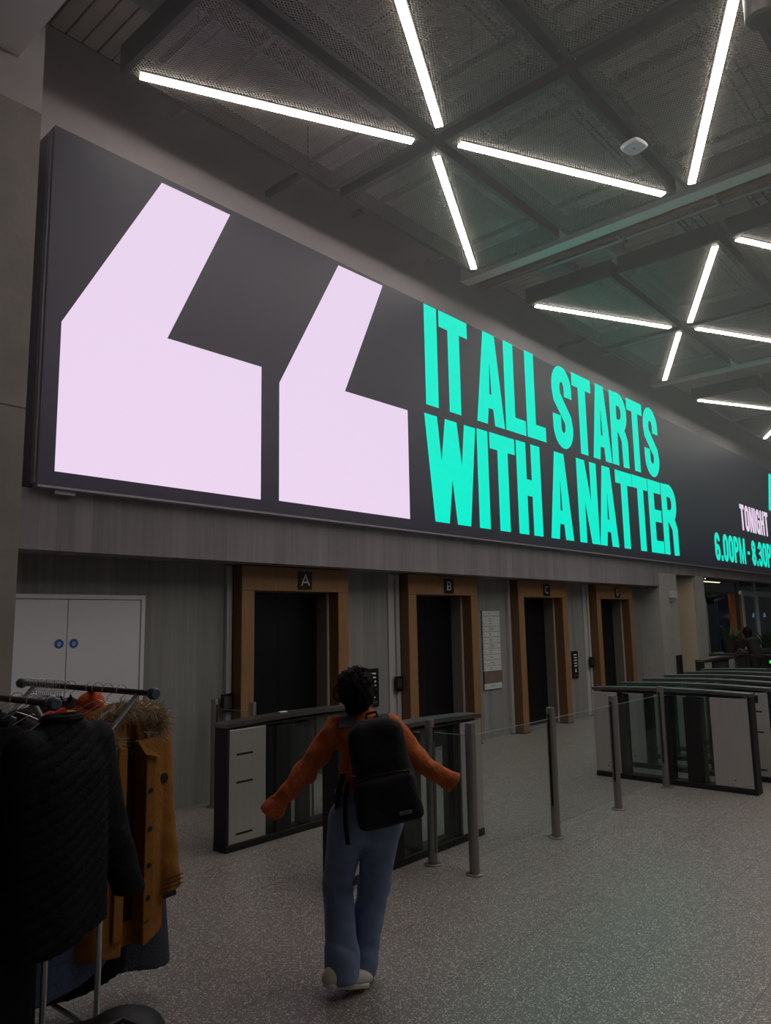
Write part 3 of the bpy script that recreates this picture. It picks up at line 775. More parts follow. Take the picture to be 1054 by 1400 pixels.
def raft_proto(flip):
    t = bpy.data.objects.new('ceiling_raft', None); COL.objects.link(t); t['category'] = 'ceiling light'; t['group'] = 'mesh ceiling rafts with light strips'
    th, hh, lip = .02, .27, .055
    link('side_panel', MB().box(0, RW, 0, th, 0, hh).box(0, RW, th, lip, 0, .006), m_raft, t)
    link('side_panel', MB().box(0, RW, RD-th, RD, 0, hh).box(0, RW, RD-lip, RD-th, 0, .006), m_raft, t)
    link('side_panel', MB().box(0, th, th, RD-th, 0, hh).box(th, lip, lip, RD-lip, 0, .006), m_raft, t)
    link('side_panel', MB().box(RW-th, RW, th, RD-th, 0, hh).box(RW-lip, RW-th, lip, RD-lip, 0, .006), m_raft, t)
    link('mesh_infill', INF, None, t)
    a, b = ((.15, RD-.10), (RW-.10, .12)) if not flip else ((.15, .10), (RW-.10, RD-.12))
    A, B = Vector((*a, 0)), Vector((*b, 0)); d = (B-A).normalized(); n = Vector((-d.y, d.x, 0))
    w1, w2 = .055, .20
    hs = link('light_housing', MB().poly([A-n*w1+Vector((0, 0, .0)), A+n*w1, A+n*w1+Vector((0, 0, .07)), A-n*w1+Vector((0, 0, .07))], B-A), m_raft, t)
    link('light_strip', MB().poly([A-n*.041+Vector((0, 0, -.018)), A+n*.041+Vector((0, 0, -.018)), A+n*.041+Vector((0, 0, -.0005)), A-n*.041+Vector((0, 0, -.0005))], B-A), m_led, hs)
    for x in (.35, RW-.35):
        link('strut', MB().box(x-.02, x+.02, .021, RD-.021, hh-.045, hh-.003), m_raft, t)
        link('hanger_rod', MB().tube([(x, RD/2, hh), (x, RD/2, CZ-RZ)], .006, 6), m_tray, t)
    return t
protoA, protoB = raft_proto(False), raft_proto(True)
used = {0: False, 1: False}
def raft(X, Y, flip, lab):
    src = protoB if flip else protoA
    if not used[flip]:
        used[flip] = True; src.location = (X, Y, RZ); src['label'] = lab
    else: dup(src, (X, Y, RZ), 0, lab)
ZX = [3.12, 10.29, 17.80]
YR = [(4.50, 0), (2.93, 1)]       # star A rows: far, near
starn = ['first light star nearest the camera', 'second light star beyond the pale beam', 'third light star at the far end']
for z_, x0 in enumerate(ZX):
    for col in (0, 1):
        x = x0+col*(RW+.14)
        for row in (0, 1):
            y = 4.50 if row == 0 else 2.92
            # strips run from the outer corner to the star centre
            flip = (row == 1 and col == 0) or (row == 0 and col == 1)
            pos = {(0, 0): 'wall-side left', (0, 1): 'wall-side right', (1, 0): 'room-side left', (1, 1): 'room-side right'}[(row, col)]
            raft(x, y, int(flip), f'black mesh ceiling raft, {pos} panel of the {starn[z_]}')
hid = 'black mesh ceiling raft of the stars out of frame overhead'
vis = {(0, 0): 'black mesh ceiling raft cut by the top edge above the first star', (0, 1): 'black mesh ceiling raft with light strip at the top right corner',
       (1, 0): 'black mesh ceiling raft with short light strip at the right edge, beyond beam'}
for z_, x0 in enumerate(ZX[:2]):
    for col in (0, 1):
        x = x0+col*(RW+.14)
        for row, y in enumerate((1.36, -.20, -1.72, -3.30)):
            flip = ((row % 2 == 1) and col == 0) or ((row % 2 == 0) and col == 1)
            raft(x, y, int(flip), vis.get((z_, col), hid) if row == 0 else hid)

# wall struts beyond the rafts
for sx, lab in ((5.45, 'dark perforated strut reaching from the first star to the wall'), (12.7, 'dark perforated strut reaching from the second star to the wall')):
    t = thing('wall_strut', lab, 'strut', (sx, 5.85, 7.0)); link('channel', MB().box(0, .07, 0, .86, 0, .012).box(0, .008, 0, .86, .012, .06).box(.062, .07, 0, .86, .012, .06), m_raft, t)
    link('hanger', MB().tube([(.035, .12, .06), (.035, .12, .6)], .008, 6), m_raft, t)

# ------------------------------------------------------------------ services above the rafts
def duct_rect(x0, x1, y, z, w_, h_, lab):
    t = thing('air_duct', lab, 'duct', (x0, y, z), group='ceiling ducts')
    L = x1-x0
    link('casing', MB().box(0, L, -w_/2, w_/2, 0, h_), m_galv, t)
    for k in range(1, int(L/1.3)): link('flange', MB().box(k*1.3-.015, k*1.3+.015, -w_/2-.015, w_/2+.015, -.015, h_), m_galv, t)
duct_rect(2.5, 9.3, 5.47, 7.40, .38, .2, 'galvanised duct running along the wall above the first star')
duct_rect(9.7, 16.9, 5.57, 7.40, .5, .2, 'galvanised duct above the second star')
def tray(x0, x1, y, z, lab):
    t = thing('cable_tray', lab, 'cable tray', (x0, y, z), group='ceiling cable trays'); L = x1-x0
    link('side_rail', MB().box(0, L, -.15, -.142, 0, .05), m_tray, t); link('side_rail', MB().box(0, L, .142, .15, 0, .05), m_tray, t)
    mb = MB()
    for k in range(int(L/.25)): mb.box(k*.25+.02, k*.25+.06, -.142, .142, .002, .012)
    r = link('rungs', mb, m_tray, t); r['kind'] = 'stuff'
    for k in range(4): link('cable', MB().tube([(0, -.1+k*.06, .026), (L, -.1+k*.06, .026)], .012, 6), m_rub if k % 2 else m_trunk, t)
tray(2.5, 9.3, 3.30, 7.34, 'cable tray over the middle of the first star')
tray(9.7, 16.9, 3.3, 7.34, 'cable tray over the middle of the second star')
tray(9.7, 16.9, 2.4, 7.40, 'cable tray beyond the beam at the right edge')
tray(2.5, 9.3, 1.9, 7.40, 'cable tray at the top edge above the rafts')
def pipe(x, y0, y1, z, r, mat, lab):
    t = thing('ceiling_pipe', lab, 'pipe', (x, 0, z), group='ceiling pipes')
    link('pipe_run', MB().tube([(0, y0, 0), (0, y1, 0)], r, 12), mat, t, smooth=True)
    for k in range(3):
        y = (-.24, 2.8, 4.17)[k]
        link('clip', MB().box(-r-.01, r+.01, y-.02, y+.02, -r-.006, r+.02), m_tray, t)
        link('drop_rod', MB().tube([(0, y, r), (0, y, CZ-z)], .005, 6), m_tray, t)
pipe(4.1, -1, 6.6, 7.28, .035, m_tray, 'thin steel pipe over the left half of the first star')
pipe(6.9, -1, 6.6, 7.30, .045, m_raft, 'dark pipe over the right half of the first star')
pipe(8.6, -1, 6.6, 7.26, .03, m_tray, 'thin steel pipe just before the pale beam')
pipe(9.9, -1, 6.6, 7.30, .05, M('copper_brown', srgb(110, 66, 52), .5, metal=.4), 'reddish brown pipe just beyond the pale beam')
pipe(10.15, -1, 6.6, 7.33, .035, m_tray, 'thin steel pipe beside the reddish pipe')
pipe(14.4, -1, 6.6, 7.28, .04, m_tray, 'thin steel pipe over the second star')
def spiral(y, x0, x1, z, r, lab):
    t = thing('spiral_duct', lab, 'duct', (0, y, z), group='ceiling ducts')
    n = int((x1-x0)/.06); path = [(x0+(x1-x0)*k/n, 0, 0) for k in range(n+1)]
    link('casing', MB().tube(path, [r+(.004 if k % 3 == 0 else 0) for k in range(n+1)], 20), m_galv, t, smooth=True)
    for x in (x0+1, (x0+x1)/2, x1-1):
        for sg in (-1, 1): link('hanger_rod', MB().tube([(x, sg*(r+.012), 0), (x, sg*(r+.012), CZ-z)], .006, 6), m_tray, t)
spiral(4.55, 9.7, 16.9, 7.47, .11, 'round spiral duct across the second star')
spiral(4.55, 2.5, 9.3, 7.48, .10, 'round spiral duct across the first star')
ps = thing('ceiling_speaker', 'dark round pendant speaker cut by the top right corner', 'speaker', (6.14, 1.27, 6.56))
link('can', MB().lathe([(.10, .0), (.125, .02), (.125, .28), (.10, .31)], seg=24), M('speaker_dark', srgb(38, 35, 33), .6), ps, smooth=True)
link('grille', MB().lathe([(.0995, -.006), (.0995, -.0005)], seg=24), m_rub, ps)
link('wire', MB().tube([(0, 0, .31), (0, 0, 1.06)], .006, 6), m_rub, ps)
ap = thing('wifi_access_point', 'white rounded wireless access point hung beside the first star', 'access point', (7.39, 2.96-.09, 6.80), math.radians(-12))
def apf(X, Y, Z): return rbox(X, Y, Z, (0, 0, .025), (.125, .115, .025), .022)+np.maximum(0, (np.sqrt(X**2+Y**2)-.12))*.55
link('case', sdf_mesh('case', apf, (-.15, -.15, -.02), (.15, .15, .07), .006), M('ap_white', srgb(225, 228, 232), .45), ap)
link('logo_mark', MB().box(-.02, .02, -.01, .012, -.001, .0005), M('ap_mark', srgb(120, 150, 190), .5), ap)
link('stem', MB().tube([(0, 0, .05), (0, 0, .20)], .015, 8), m_raft, ap)

# ------------------------------------------------------------------ coat rack
RL1, RL2, RZT = 1.885, 1.41, 1.50
YN, YF = 3.21, 4.20
m_chrome = M('chrome', srgb(205, 207, 210), .25, metal=.7)
m_railblk = M('rail_dark', srgb(70, 64, 62), .3, metal=.8)
rk = thing('coat_rack', 'chrome double-rail coat rack packed with coats', 'coat rack', (0, 0, 0))
link('rail', MB().tube([(RL1, 3.10, RZT), (RL1-.05, 4.34, RZT)], .014, 12), m_railblk, rk, smooth=True)
link('rail', MB().tube([(RL2, 3.05, RZT), (RL2-.05, 4.34, RZT)], .014, 12), m_railblk, rk, smooth=True)
for (x, y) in ((RL1, 3.085), (RL1-.05, 4.355), (RL2, 3.035), (RL2-.05, 4.355)):
    link('end_cap', MB().lathe([(.02, -.022), (.027, -.012), (.027, .012), (.02, .022)], seg=16), M('cap_blue', srgb(66, 86, 104), .4), rk, smooth=True).location = (0, 0, 0)
    o = rk.children[-1] if False else [c for c in rk.children if c.name.startswith('end_cap')][-1]
    o.location = (x, y, RZT); o.rotation_euler = (math.pi/2, 0, 0)
for y in (YN, YF):
    off = -.05*(y-3.1)/1.24
    for rx, px_ in ((RL1, 1.735), (RL2, 1.505)):
        link('upright', MB().tube([(px_+off, y, .03), (px_+off, y, 1.325), ((rx*.93+px_*.07)+off, y, RZT-.02), (rx+off, y, RZT-.004)], .013, 10), m_chrome, rk, smooth=True)
    link('foot_bar', MB().tube([(1.30+off, y, .03), (1.95+off, y, .03)], .014, 10), m_chrome, rk, smooth=True)
    for fx in (1.32, 1.93):
        o = link('castor', MB().lathe([(.022, 0), (.026, .006), (.014, .016)], seg=14), m_rub, rk); o.location = (fx+off, y, 0)
for px_ in (1.735, 1.505): link('base_bar', MB().tube([(px_, YN, .12), (px_-.04, YF, .12)], .011, 10), m_chrome, rk, smooth=True)

# wire hangers
def hanger_mesh():
    mb = MB()
    hook = [(.028*math.cos(a), 0, -.012+.028*math.sin(a)+.0) for a in np.linspace(math.radians(-30), math.radians(200), 12)]
    body = [(0, 0, -.065), (-.05, 0, -.085), (-.205, 0, -.165), (-.21, 0, -.175), (-.2, 0, -.18), (.2, 0, -.18), (.21, 0, -.175), (.205, 0, -.165), (.05, 0, -.085), (0, 0, -.065)]
    mb.tube(hook[::-1][0:0]+list(reversed(hook))+[], .0022, 5)
    mb.tube([hook[0], (.02, 0, -.035), (0, 0, -.048), (0, 0, -.066)], .0022, 5)
    mb.tube(body, .0022, 5)
    return mb.mesh('wire_hanger')
HM = hanger_mesh(); HM.materials.append(m_chrome)
def railx(base, y): return base-.05*(y-3.1)/1.24
HG = 'wire hangers on the coat rack'
def hanger(base, y, rz, lab, tilt=0.):
    o = link('wire_hanger', HM, None); o.location = (railx(base, y), y, RZT+.0165-.0135+.012)
    o.rotation_euler = (0, tilt, rz); tag(o, lab, 'hanger', HG); return o
for k in range(17):
    hanger(RL1, 3.92+.022*k, random.uniform(-.12, .12), 'empty silver wire hanger bunched at the far end of the rail', random.uniform(-.04, .04))

# ---- coats
def coat_sdf(L, sw, hw, dep, sleeve, fold=.12, ks=.02, seed=0, quilt=0., open_front=0., flare=(0., 0.), hood=None, sl_r=(.075, .058), kf=26.):
    ph = seed*1.7
    def fn(X, Y, Z):
        u = np.clip(-Z/L, 0, 1)
        sh = np.clip(-Z/.14, 0, 1)
        wv = np.where(-Z < .14, .06+(sw-.06)*np.sqrt(sh+1e-6)**1.3, sw+(hw-sw)*np.clip((-Z-.14)/(L-.14), 0, 1))
        dv = dep*(.55+.45*np.clip(-Z/.2, 0, 1))*(1+.25*u)
        fo = fold*u*np.sin(X*kf+ph+Z*1.5)*.5
        yy = Y+fo*dep
        k = (np.abs(X/wv)**2.6+np.abs(yy/dv)**2.4)**(1/2.5)
        d = (k-1)*dv*.75
        hem = -Z-(L+.03*np.sin(X*7+ph))
        d = np.maximum(d, hem); d = np.maximum(d, Z-.015)
        for s, (ox, oz, fy) in zip((-1, 1), sleeve):
            a = (s*(sw-.045), 0, -.11); m_ = (s*(sw-.045)+ox*.45, fy*.3, -.11+(oz+.11)*.5); b = (s*(sw-.045)+ox, fy, oz)
            sl = np.minimum(cap(X, Y, Z, a, m_, sl_r[0], (sl_r[0]+sl_r[1])/2, .8), cap(X, Y, Z, m_, b, (sl_r[0]+sl_r[1])/2, sl_r[1], .8))
            sl = np.maximum(sl, -(Z-oz+.0))+.0022*np.sin(Z*47+X*33+Y*30+ph)*np.clip((-Z-.2)*4, 0, 1)
            d = smin(d, sl, ks)
        if quilt: d = d+quilt*np.exp(-(((Z-X*.5-.5*X*X)/.05) % 1-.5)**2*90)-quilt*.3
        if open_front:
            ow = open_front*(.35+.65*np.clip(-Z/.3, 0, 1))
            d = np.maximum(d, -np.maximum(np.abs(X-.01)-ow, Y+dep*.30))
        nb = np.sqrt(X**2+(Y*1.3)**2)
        d = np.maximum(d, .055-nb-np.maximum(0, -Z-.02)*1.5)
        return d
    return fn
def coat(name, lab, loc, rz, mat, prm, cat='coat', h=.0085, group='coats on the rack'):
    t = thing(name, lab, cat, loc, rz, group)
    L = prm['L']
    link('shell', sdf_mesh('shell', coat_sdf(**prm), (-.48, -.24, -L-.08), (.48, .24, .06), h), mat, t)
    return t
cl = lambda n, c, v=.12, sc=14, bump=.25, bs=40, rough=.85, sheen=.0: M(n, c, rough, var=v, scale=sc, bump=bump, bscale=bs, sheen=sheen, spec=.15)
m_must = cl('mustard_canvas', srgb(140, 93, 42), .06)
m_navy = cl('navy_nylon', srgb(15, 15, 21), .1, rough=.75)
m_blk1 = cl('black_cloth', srgb(22, 22, 25)); m_blk2 = cl('charcoal_cloth', srgb(38, 36, 42))
m_wool = cl('speckled_wool', srgb(64, 66, 76), .6, 220, .4, 200)
m_denim = cl('denim', srgb(86, 100, 128), .15, 60)
m_brown = cl('brown_cloth', srgb(70, 50, 30)); m_olive = cl('olive_cloth', srgb(46, 42, 38))
m_orng = cl('orange_fabric', srgb(200, 88, 44), .08)
SL = [(-.03, -.72, 0), (.03, -.72, 0)]
# parka
pk_loc = (1.885, 3.35, 1.375)
pk = coat('parka', 'mustard brown parka with fur-trimmed hood hanging open at the rack end', pk_loc, math.radians(8), m_must,
          dict(L=.98, sw=.25, hw=.235, dep=.085, sleeve=[(-.03, -.80, 0.), (.045, -.82, -.05)], fold=.10, seed=1, ks=.006, open_front=.055, sl_r=(.075, .068)), h=.0075)
def hoodf(X, Y, Z):
    o = ell(X, Y, Z, (0, .03, -.025), (.18, .09, .095)); i = ell(X, Y, Z, (0, -.04, -.005), (.145, .09, .078))
    return np.maximum(np.maximum(o, -i), -(Z+.085))
link('hood', sdf_mesh('hood', hoodf, (-.22, -.16, -.12), (.22, .2, .14), .008), m_must, pk)
def fur(path, n, r0, L, mat, parent, name='fur_trim'):
    V, Fc = [], []
    P_ = np.array(path); seg = np.linspace(0, len(P_)-1.001, n)
    for s in seg:
        i = int(s); c = P_[i]+(P_[i+1]-P_[i])*(s-i)
        for q in range(3):
            dirv = RNG.normal(size=3); dirv[2] -= .25; dirv[1] -= .35; dirv /= np.linalg.norm(dirv)
            base = c+dirv*r0*RNG.uniform(.1, .8); l = L*RNG.uniform(.6, 1.3)
            side = np.cross(dirv, RNG.normal(size=3)); side /= np.linalg.norm(side); s2 = np.cross(dirv, side)
            tip = base+dirv*l+np.array([0, 0, -.18*l])
            k = len(V); wv = .0028
            V += [tuple(base+side*wv), tuple(base-side*wv*.5+s2*wv), tuple(base-side*wv*.5-s2*wv), tuple(tip)]
            Fc += [(k, k+1, k+3), (k+1, k+2, k+3), (k+2, k, k+3)]
    me = bpy.data.meshes.new(name); me.from_pydata(V, [], Fc); me.update()
    o = link(name, me, mat, parent); o['kind'] = 'stuff'; return o
m_fur = M('fur_tan', srgb(176, 156, 130), .9, var=.35, scale=60)
fp = [(.165*math.sin(a), -.055-.03*math.cos(a)*0, .02-.10*math.cos(a)*1.0-.01) for a in np.linspace(math.radians(35), math.radians(325), 30)]
fp = [(-.172*math.sin(a), -.065, -.025-.075*math.cos(a)) for a in np.linspace(math.radians(28), math.radians(332), 30)]
core = link('fur_core', MB().tube(fp, .026, 8), m_fur, pk, smooth=True)
fur(fp, 900, .03, .062, m_fur, core, 'fur_hair')
def placket(x, w_, y, z0, z1): return MB().box(x-w_/2, x+w_/2, y, y+.012, z0, z1, .005)
link('placket', placket(.085, .055, -.115, -.90, -.12), m_must, pk); link('placket', placket(-.075, .05, -.115, -.94, -.12), m_must, pk)
link('collar_flap', MB().poly([(.0, -.10, -.10), (.13, -.10, -.09), (.135, -.115, -.19), (.03, -.12, -.16)], (0, -.02, 0)), m_must, pk)
for zz in (-.33, -.5, -.66, -.8):
    link('snap_button', MB().poly([(.082+.011*math.cos(a), -.117, zz+.011*math.sin(a)) for a in np.linspace(0, 2*math.pi, 13)[:-1]], (0, -.004, 0)), m_rub, pk)
link('lining', MB().box(-.05, .058, -.035, -.028, -.9, -.1), cl('lining_dark', srgb(52, 34, 24)), pk)
link('sleeve_badge', MB().poly([(.195+.024*math.cos(a), -.068, -.30+.024*math.sin(a)) for a in np.linspace(0, 2*math.pi, 17)[:-1]], (0, -.006, 0)), m_rub, pk, label='round black sleeve badge')
link('cuff_tab', MB().box(.185, .255, -.106, -.098, -.838, -.816), m_rub, pk)
for zz in (-.755, -.775, -.795): link('cuff_seam', MB().box(.185, .30, -.103, -.098, zz-.0015, zz+.0015), m_brown, pk)

nv = coat('quilted_jacket', 'navy diagonal-quilted jacket nearest the camera on the rack', (1.43, 3.0, 1.445), math.radians(14), m_navy,
          dict(L=.82, sw=.205, hw=.21, dep=.10, sleeve=[(.03, -.78, -.03), (.17, -.74, -.05)], fold=.12, seed=2, quilt=.005, sl_r=(.085, .066)), 'jacket', h=.0075)
link('collar', MB().tube([(.07*math.cos(a), .055*math.sin(a), .0) for a in np.linspace(0, 2*math.pi, 17)], .018, 8), m_navy, nv, smooth=True)
coat('black_coat', 'long black coat hanging at the left edge of the photo', (1.26, 3.22, 1.42), math.radians(10), m_blk1, dict(L=1.28, sw=.21, hw=.22, dep=.08, sleeve=SL, seed=3))
coat('grey_jacket', 'charcoal jacket on the rack between black coat and quilted jacket', (1.38, 3.36, 1.42), math.radians(-4), m_blk2, dict(L=.85, sw=.21, hw=.21, dep=.07, sleeve=SL, seed=4), 'jacket')
dn = coat('denim_jacket', 'blue denim jacket showing below the quilted jacket hem', (1.62, 3.36, 1.40), math.radians(4), m_denim, dict(L=1.10, sw=.2, hw=.23, dep=.06, sleeve=[(-.03, -.6, 0), (.03, -.6, 0)], seed=5), 'jacket')
coat('black_jacket', 'black jacket half hidden on the near rail, behind the denim', (1.38, 3.62, 1.43), 0, m_blk1, dict(L=1.15, sw=.21, hw=.22, dep=.07, sleeve=SL, seed=6), 'jacket')
coat('wool_coat', 'grey speckled wool coat with its hem showing below the parka', (2.02, 3.56, 1.38), math.radians(-4), m_wool, dict(L=1.22, sw=.16, hw=.27, dep=.06, sleeve=[(0, -.6, 0), (0, -.6, 0)], seed=7, fold=.2))
coat('brown_coat', 'long brown coat seen as a strip beside the rack upright', (1.72, 3.66, 1.40), 0, m_brown, dict(L=1.26, sw=.18, hw=.20, dep=.06, sleeve=SL, seed=8))
coat('black_overcoat', 'long black overcoat behind the parka on the far rail', (1.86, 3.47, 1.40), 0, m_blk1, dict(L=1.20, sw=.14, hw=.15, dep=.035, sleeve=[(0, -.6, 0), (0, -.6, 0)], sl_r=(.045, .04), seed=9))
oj = coat('orange_jacket', 'bright orange hooded jacket peeking above the parka', (1.865, 3.62, 1.435), math.radians(3), m_orng, dict(L=.75, sw=.13, hw=.16, dep=.045, sleeve=[(0, -.5, 0), (0, -.5, 0)], seed=10, sl_r=(.05, .045)), 'jacket')
link('hood', sdf_mesh('hood', lambda X, Y, Z: smin(ell(X, Y, Z, (0, 0, .0), (.07, .045, .05)), cap(X, Y, Z, (.01, 0, .01), (.015, 0, .055), .035, .012), .03), (-.12, -.1, -.08), (.12, .1, .1), .006), m_orng, oj)
coat('olive_jacket', 'dark olive jacket on the far rail left of the orange one', (1.80, 3.82, 1.45), math.radians(-4), m_olive, dict(L=.85, sw=.2, hw=.2, dep=.05, sleeve=SL, seed=11), 'jacket')
coat('plum_jacket', 'dark plum jacket on the far rail next to empty hangers', (1.78, 3.88, 1.44), 0, cl('plum_cloth', srgb(50, 38, 46)), dict(L=.85, sw=.2, hw=.2, dep=.04, sleeve=SL, seed=12), 'jacket')
sc1 = thing('striped_scarf', 'small red and yellow scarf draped over a dark jacket', 'scarf', (1.65, 3.56, 1.385), math.radians(20))
for k, (c_, y0) in enumerate((((190, 50, 44), 0.), ((206, 160, 50), .06))):
    link('red_band' if k == 0 else 'yellow_band', MB().poly([(-.09+k*.05, -.05, .02-k*.025), (.03+k*.06, -.05, .045-k*.018), (.04+k*.06, -.05, .01-k*.018), (-.08+k*.05, -.05, -.022-k*.025)], (0, .05, 0)), cl('scarf_%d' % k, srgb(*c_)), sc1)
HL = [(RL1, 3.35, math.radians(8), 'wire hanger holding the mustard parka'), (RL2, 3.06, math.radians(14), 'wire hanger holding the navy quilted jacket'), (RL1, 3.56, -.1, 'wire hanger holding the grey speckled wool coat'),
      (RL1, 3.62, .05, 'wire hanger holding the orange jacket'), (RL1, 3.82, -.07, 'wire hanger holding the dark olive jacket'), (RL1, 3.88, 0, 'wire hanger holding the dark plum jacket'), (RL1, 3.47, 0, 'wire hanger holding the black overcoat'),
      (RL2, 3.22, .17, 'wire hanger holding the long black coat'), (RL2, 3.36, -.07, 'wire hanger holding the charcoal jacket'), (RL2, 3.62, 0, 'wire hanger holding the half hidden black jacket')]
for b_, y_, r_, lab in HL: hanger(b_, y_, r_, lab)

bgm = M('bag_black', srgb(24, 23, 26), .6, bump=.3, bscale=18)
hb = thing('holdall', 'black holdall bag on the floor under the coats', 'bag', (1.60, 2.88, 0), math.radians(-28))
link('body', sdf_mesh('body', lambda X, Y, Z: smin(rbox(X, Y, Z, (0, 0, .15), (.22, .14, .15), .09), ell(X, Y, Z, (.06, 0, .22), (.13, .12, .13)), .06)+.006*np.sin(X*24+Z*16)*np.cos(Y*20), (-.34, -.22, -.02), (.34, .22, .42), .009), bgm, hb)
link('strap', MB().tube([(-.2, -.12, .2), (-.12, -.16, .33), (.05, -.13, .37), (.16, -.12, .30)], .012, 8), bgm, hb, smooth=True)

# ------------------------------------------------------------------ person in orange
FX, FY = 2.90, 2.87
prz = math.atan2(-.711, .703)
pr = thing('person', 'person in orange long-sleeved shirt and jeans walking away, arms out', 'person', (FX, FY, 0), prz)
m_skin = M('skin', srgb(176, 128, 104), .55)
m_hair = M('hair_dark', srgb(20, 15, 15), .75, var=.3, scale=90, spec=.15)
m_shirt = M('orange_corduroy', srgb(176, 88, 38), .85, var=.18, scale=16, bump=.5, bscale=28)
m_jean = M('light_denim', srgb(108, 126, 160), .85, var=.14, scale=14, bump=.12, bscale=25)
m_shoe = M('shoe_canvas', srgb(190, 182, 172), .7); m_sole = M('shoe_sole', srgb(206, 202, 196), .6)
shL, elL, wrL = (-.055, .03, 1.245), (-.215, .03, 1.035), (-.313, .01, .930)
shR, elR, wrR = (.235, .03, 1.250), (.375, .05, 1.075), (.445, .02, 1.023)
pel, ch, nk = (.095, .02, .83), (.095, .03, 1.15), (.095, .03, 1.29)
hipL, knL, anL = (.015, .02, .80), (-.05, .03, .475), (-.035, -.09, .13)
hipR, knR, anR = (.175, .02, .80), (.125, .06, .455), (.055, .05, .085)
hc = (.052, .045, 1.435)
def bodyf(X, Y, Z):
    d = smin(cap(X, Y, Z, pel, ch, .095, .10, .85), cap(X, Y, Z, ch, nk, .09, .05), .05)
    d = smin(d, cap(X, Y, Z, nk, (.07, .04, 1.36), .045, .045), .02)
    d = smin(d, ell(X, Y, Z, hc, (.073, .092, .105)), .02)
    d = smin(d, ell(X, Y, Z, (hc[0], hc[1]+.092, hc[2]-.012), (.012, .016, .02)), .012)       # nose
    for s in (-1, 1):
        d = smin(d, ell(X, Y, Z, (hc[0]+s*.074, hc[1]-.005, hc[2]-.01), (.010, .02, .03)), .006)
        d = np.maximum(d, -ell(X, Y, Z, (hc[0]+s*.03, hc[1]+.094, hc[2]+.012), (.014, .012, .008)))
    d = np.maximum(d, -ell(X, Y, Z, (hc[0], hc[1]+.09, hc[2]-.055), (.022, .012, .004)))
    d = smin(d, chain(X, Y, Z, [(shL, .05), (elL, .038), (wrL, .026)]), .04); d = smin(d, chain(X, Y, Z, [(shR, .05), (elR, .038), (wrR, .026)]), .04)
    d = smin(d, chain(X, Y, Z, [(hipL, .085), (knL, .055), (anL, .036)]), .04); d = smin(d, chain(X, Y, Z, [(hipR, .085), (knR, .055), (anR, .036)]), .04)
    # hands, curled inside the long cuffs
    for wr, dv in ((wrL, (-.68, -.1, -.72)), (wrR, (.83, -.1, -.53))):
        dv = np.array(dv)/np.linalg.norm(dv); sd = np.cross(dv, (0, 1, 0)); sd /= np.linalg.norm(sd)
        w_ = np.array(wr); pm = w_+dv*.05
        d = smin(d, cap(X, Y, Z, tuple(w_), tuple(pm), .024, .03, .6), .01)
        for q, ln in ((-1.5, .024), (-.5, .031), (.5, .029), (1.5, .02)):
            a = pm+sd*q*.014+dv*.018; b = a+dv*ln*.6+np.array([0, -.003, 0]); c = b+dv*ln*.35+np.array([0, -.005, 0])
            d = np.minimum(d, np.minimum(cap(X, Y, Z, tuple(a), tuple(b), .0085, .0075), cap(X, Y, Z, tuple(b), tuple(c), .0075, .0065)))
        a = w_+dv*.02+sd*.02; b = a+dv*.03+sd*.016; d = smin(d, cap(X, Y, Z, tuple(a), tuple(b), .010, .008), .006)
    return d
link('body', sdf_mesh('body', bodyf, (-.5, -.2, .03), (.64, .22, 1.6), .0085), m_skin, pr)
def hairf(X, Y, Z):
    x, y, z = X-hc[0], Y-hc[1], Z-hc[2]
    d = ell(X, Y, Z, (hc[0]-.002, hc[1]-.012, hc[2]+.018), (.100, .108, .105))
    d = smin(d, ell(X, Y, Z, (hc[0]+.005, hc[1]-.045, hc[2]-.045), (.078, .06, .075)), .03)
    d = np.maximum(d, -ell(X, Y, Z, (hc[0], hc[1]+.115, hc[2]-.02), (.068, .07, .085)))
    return d+.007*np.sin(x*75+z*30)*np.sin(y*70+1)*np.sin(z*60+x*25)+.005*np.sin(x*40-z*55)
hr = link('hair', sdf_mesh('hair', hairf, (-.12, -.15, 1.26), (.22, .22, 1.6), .006), m_hair, pr)
mb = MB()
for k in range(150):
    a = RNG.uniform(0, 2*math.pi); e = RNG.uniform(-.3, 1.45)
    p0 = np.array([hc[0]+.094*math.cos(a)*math.cos(e), hc[1]-.012+.1*math.sin(a)*math.cos(e), hc[2]+.018+.098*math.sin(e)])
    dv = p0-np.array([hc[0], hc[1], hc[2]-.0]); dv /= np.linalg.norm(dv)
    tg = np.cross(dv, RNG.normal(size=3)); tg /= np.linalg.norm(tg)
    l = RNG.uniform(.018, .042)
    mb.tube([tuple(p0-dv*.008), tuple(p0+dv*l*.35+tg*l*.4), tuple(p0+dv*l*.45+tg*l*1.0)], [.006, .005, .001], 5)
lo_ = link('hair_tufts', mb, m_hair, hr); lo_['kind'] = 'stuff'
link('hair_curl', MB().tube([(hc[0]-.085, hc[1]-.03, hc[2]+.05), (hc[0]-.118, hc[1]-.035, hc[2]+.02), (hc[0]-.118, hc[1]-.035, hc[2]-.03), (hc[0]-.085, hc[1]-.03, hc[2]-.055)], [.006, .005, .005, .003], 6), m_hair, hr)
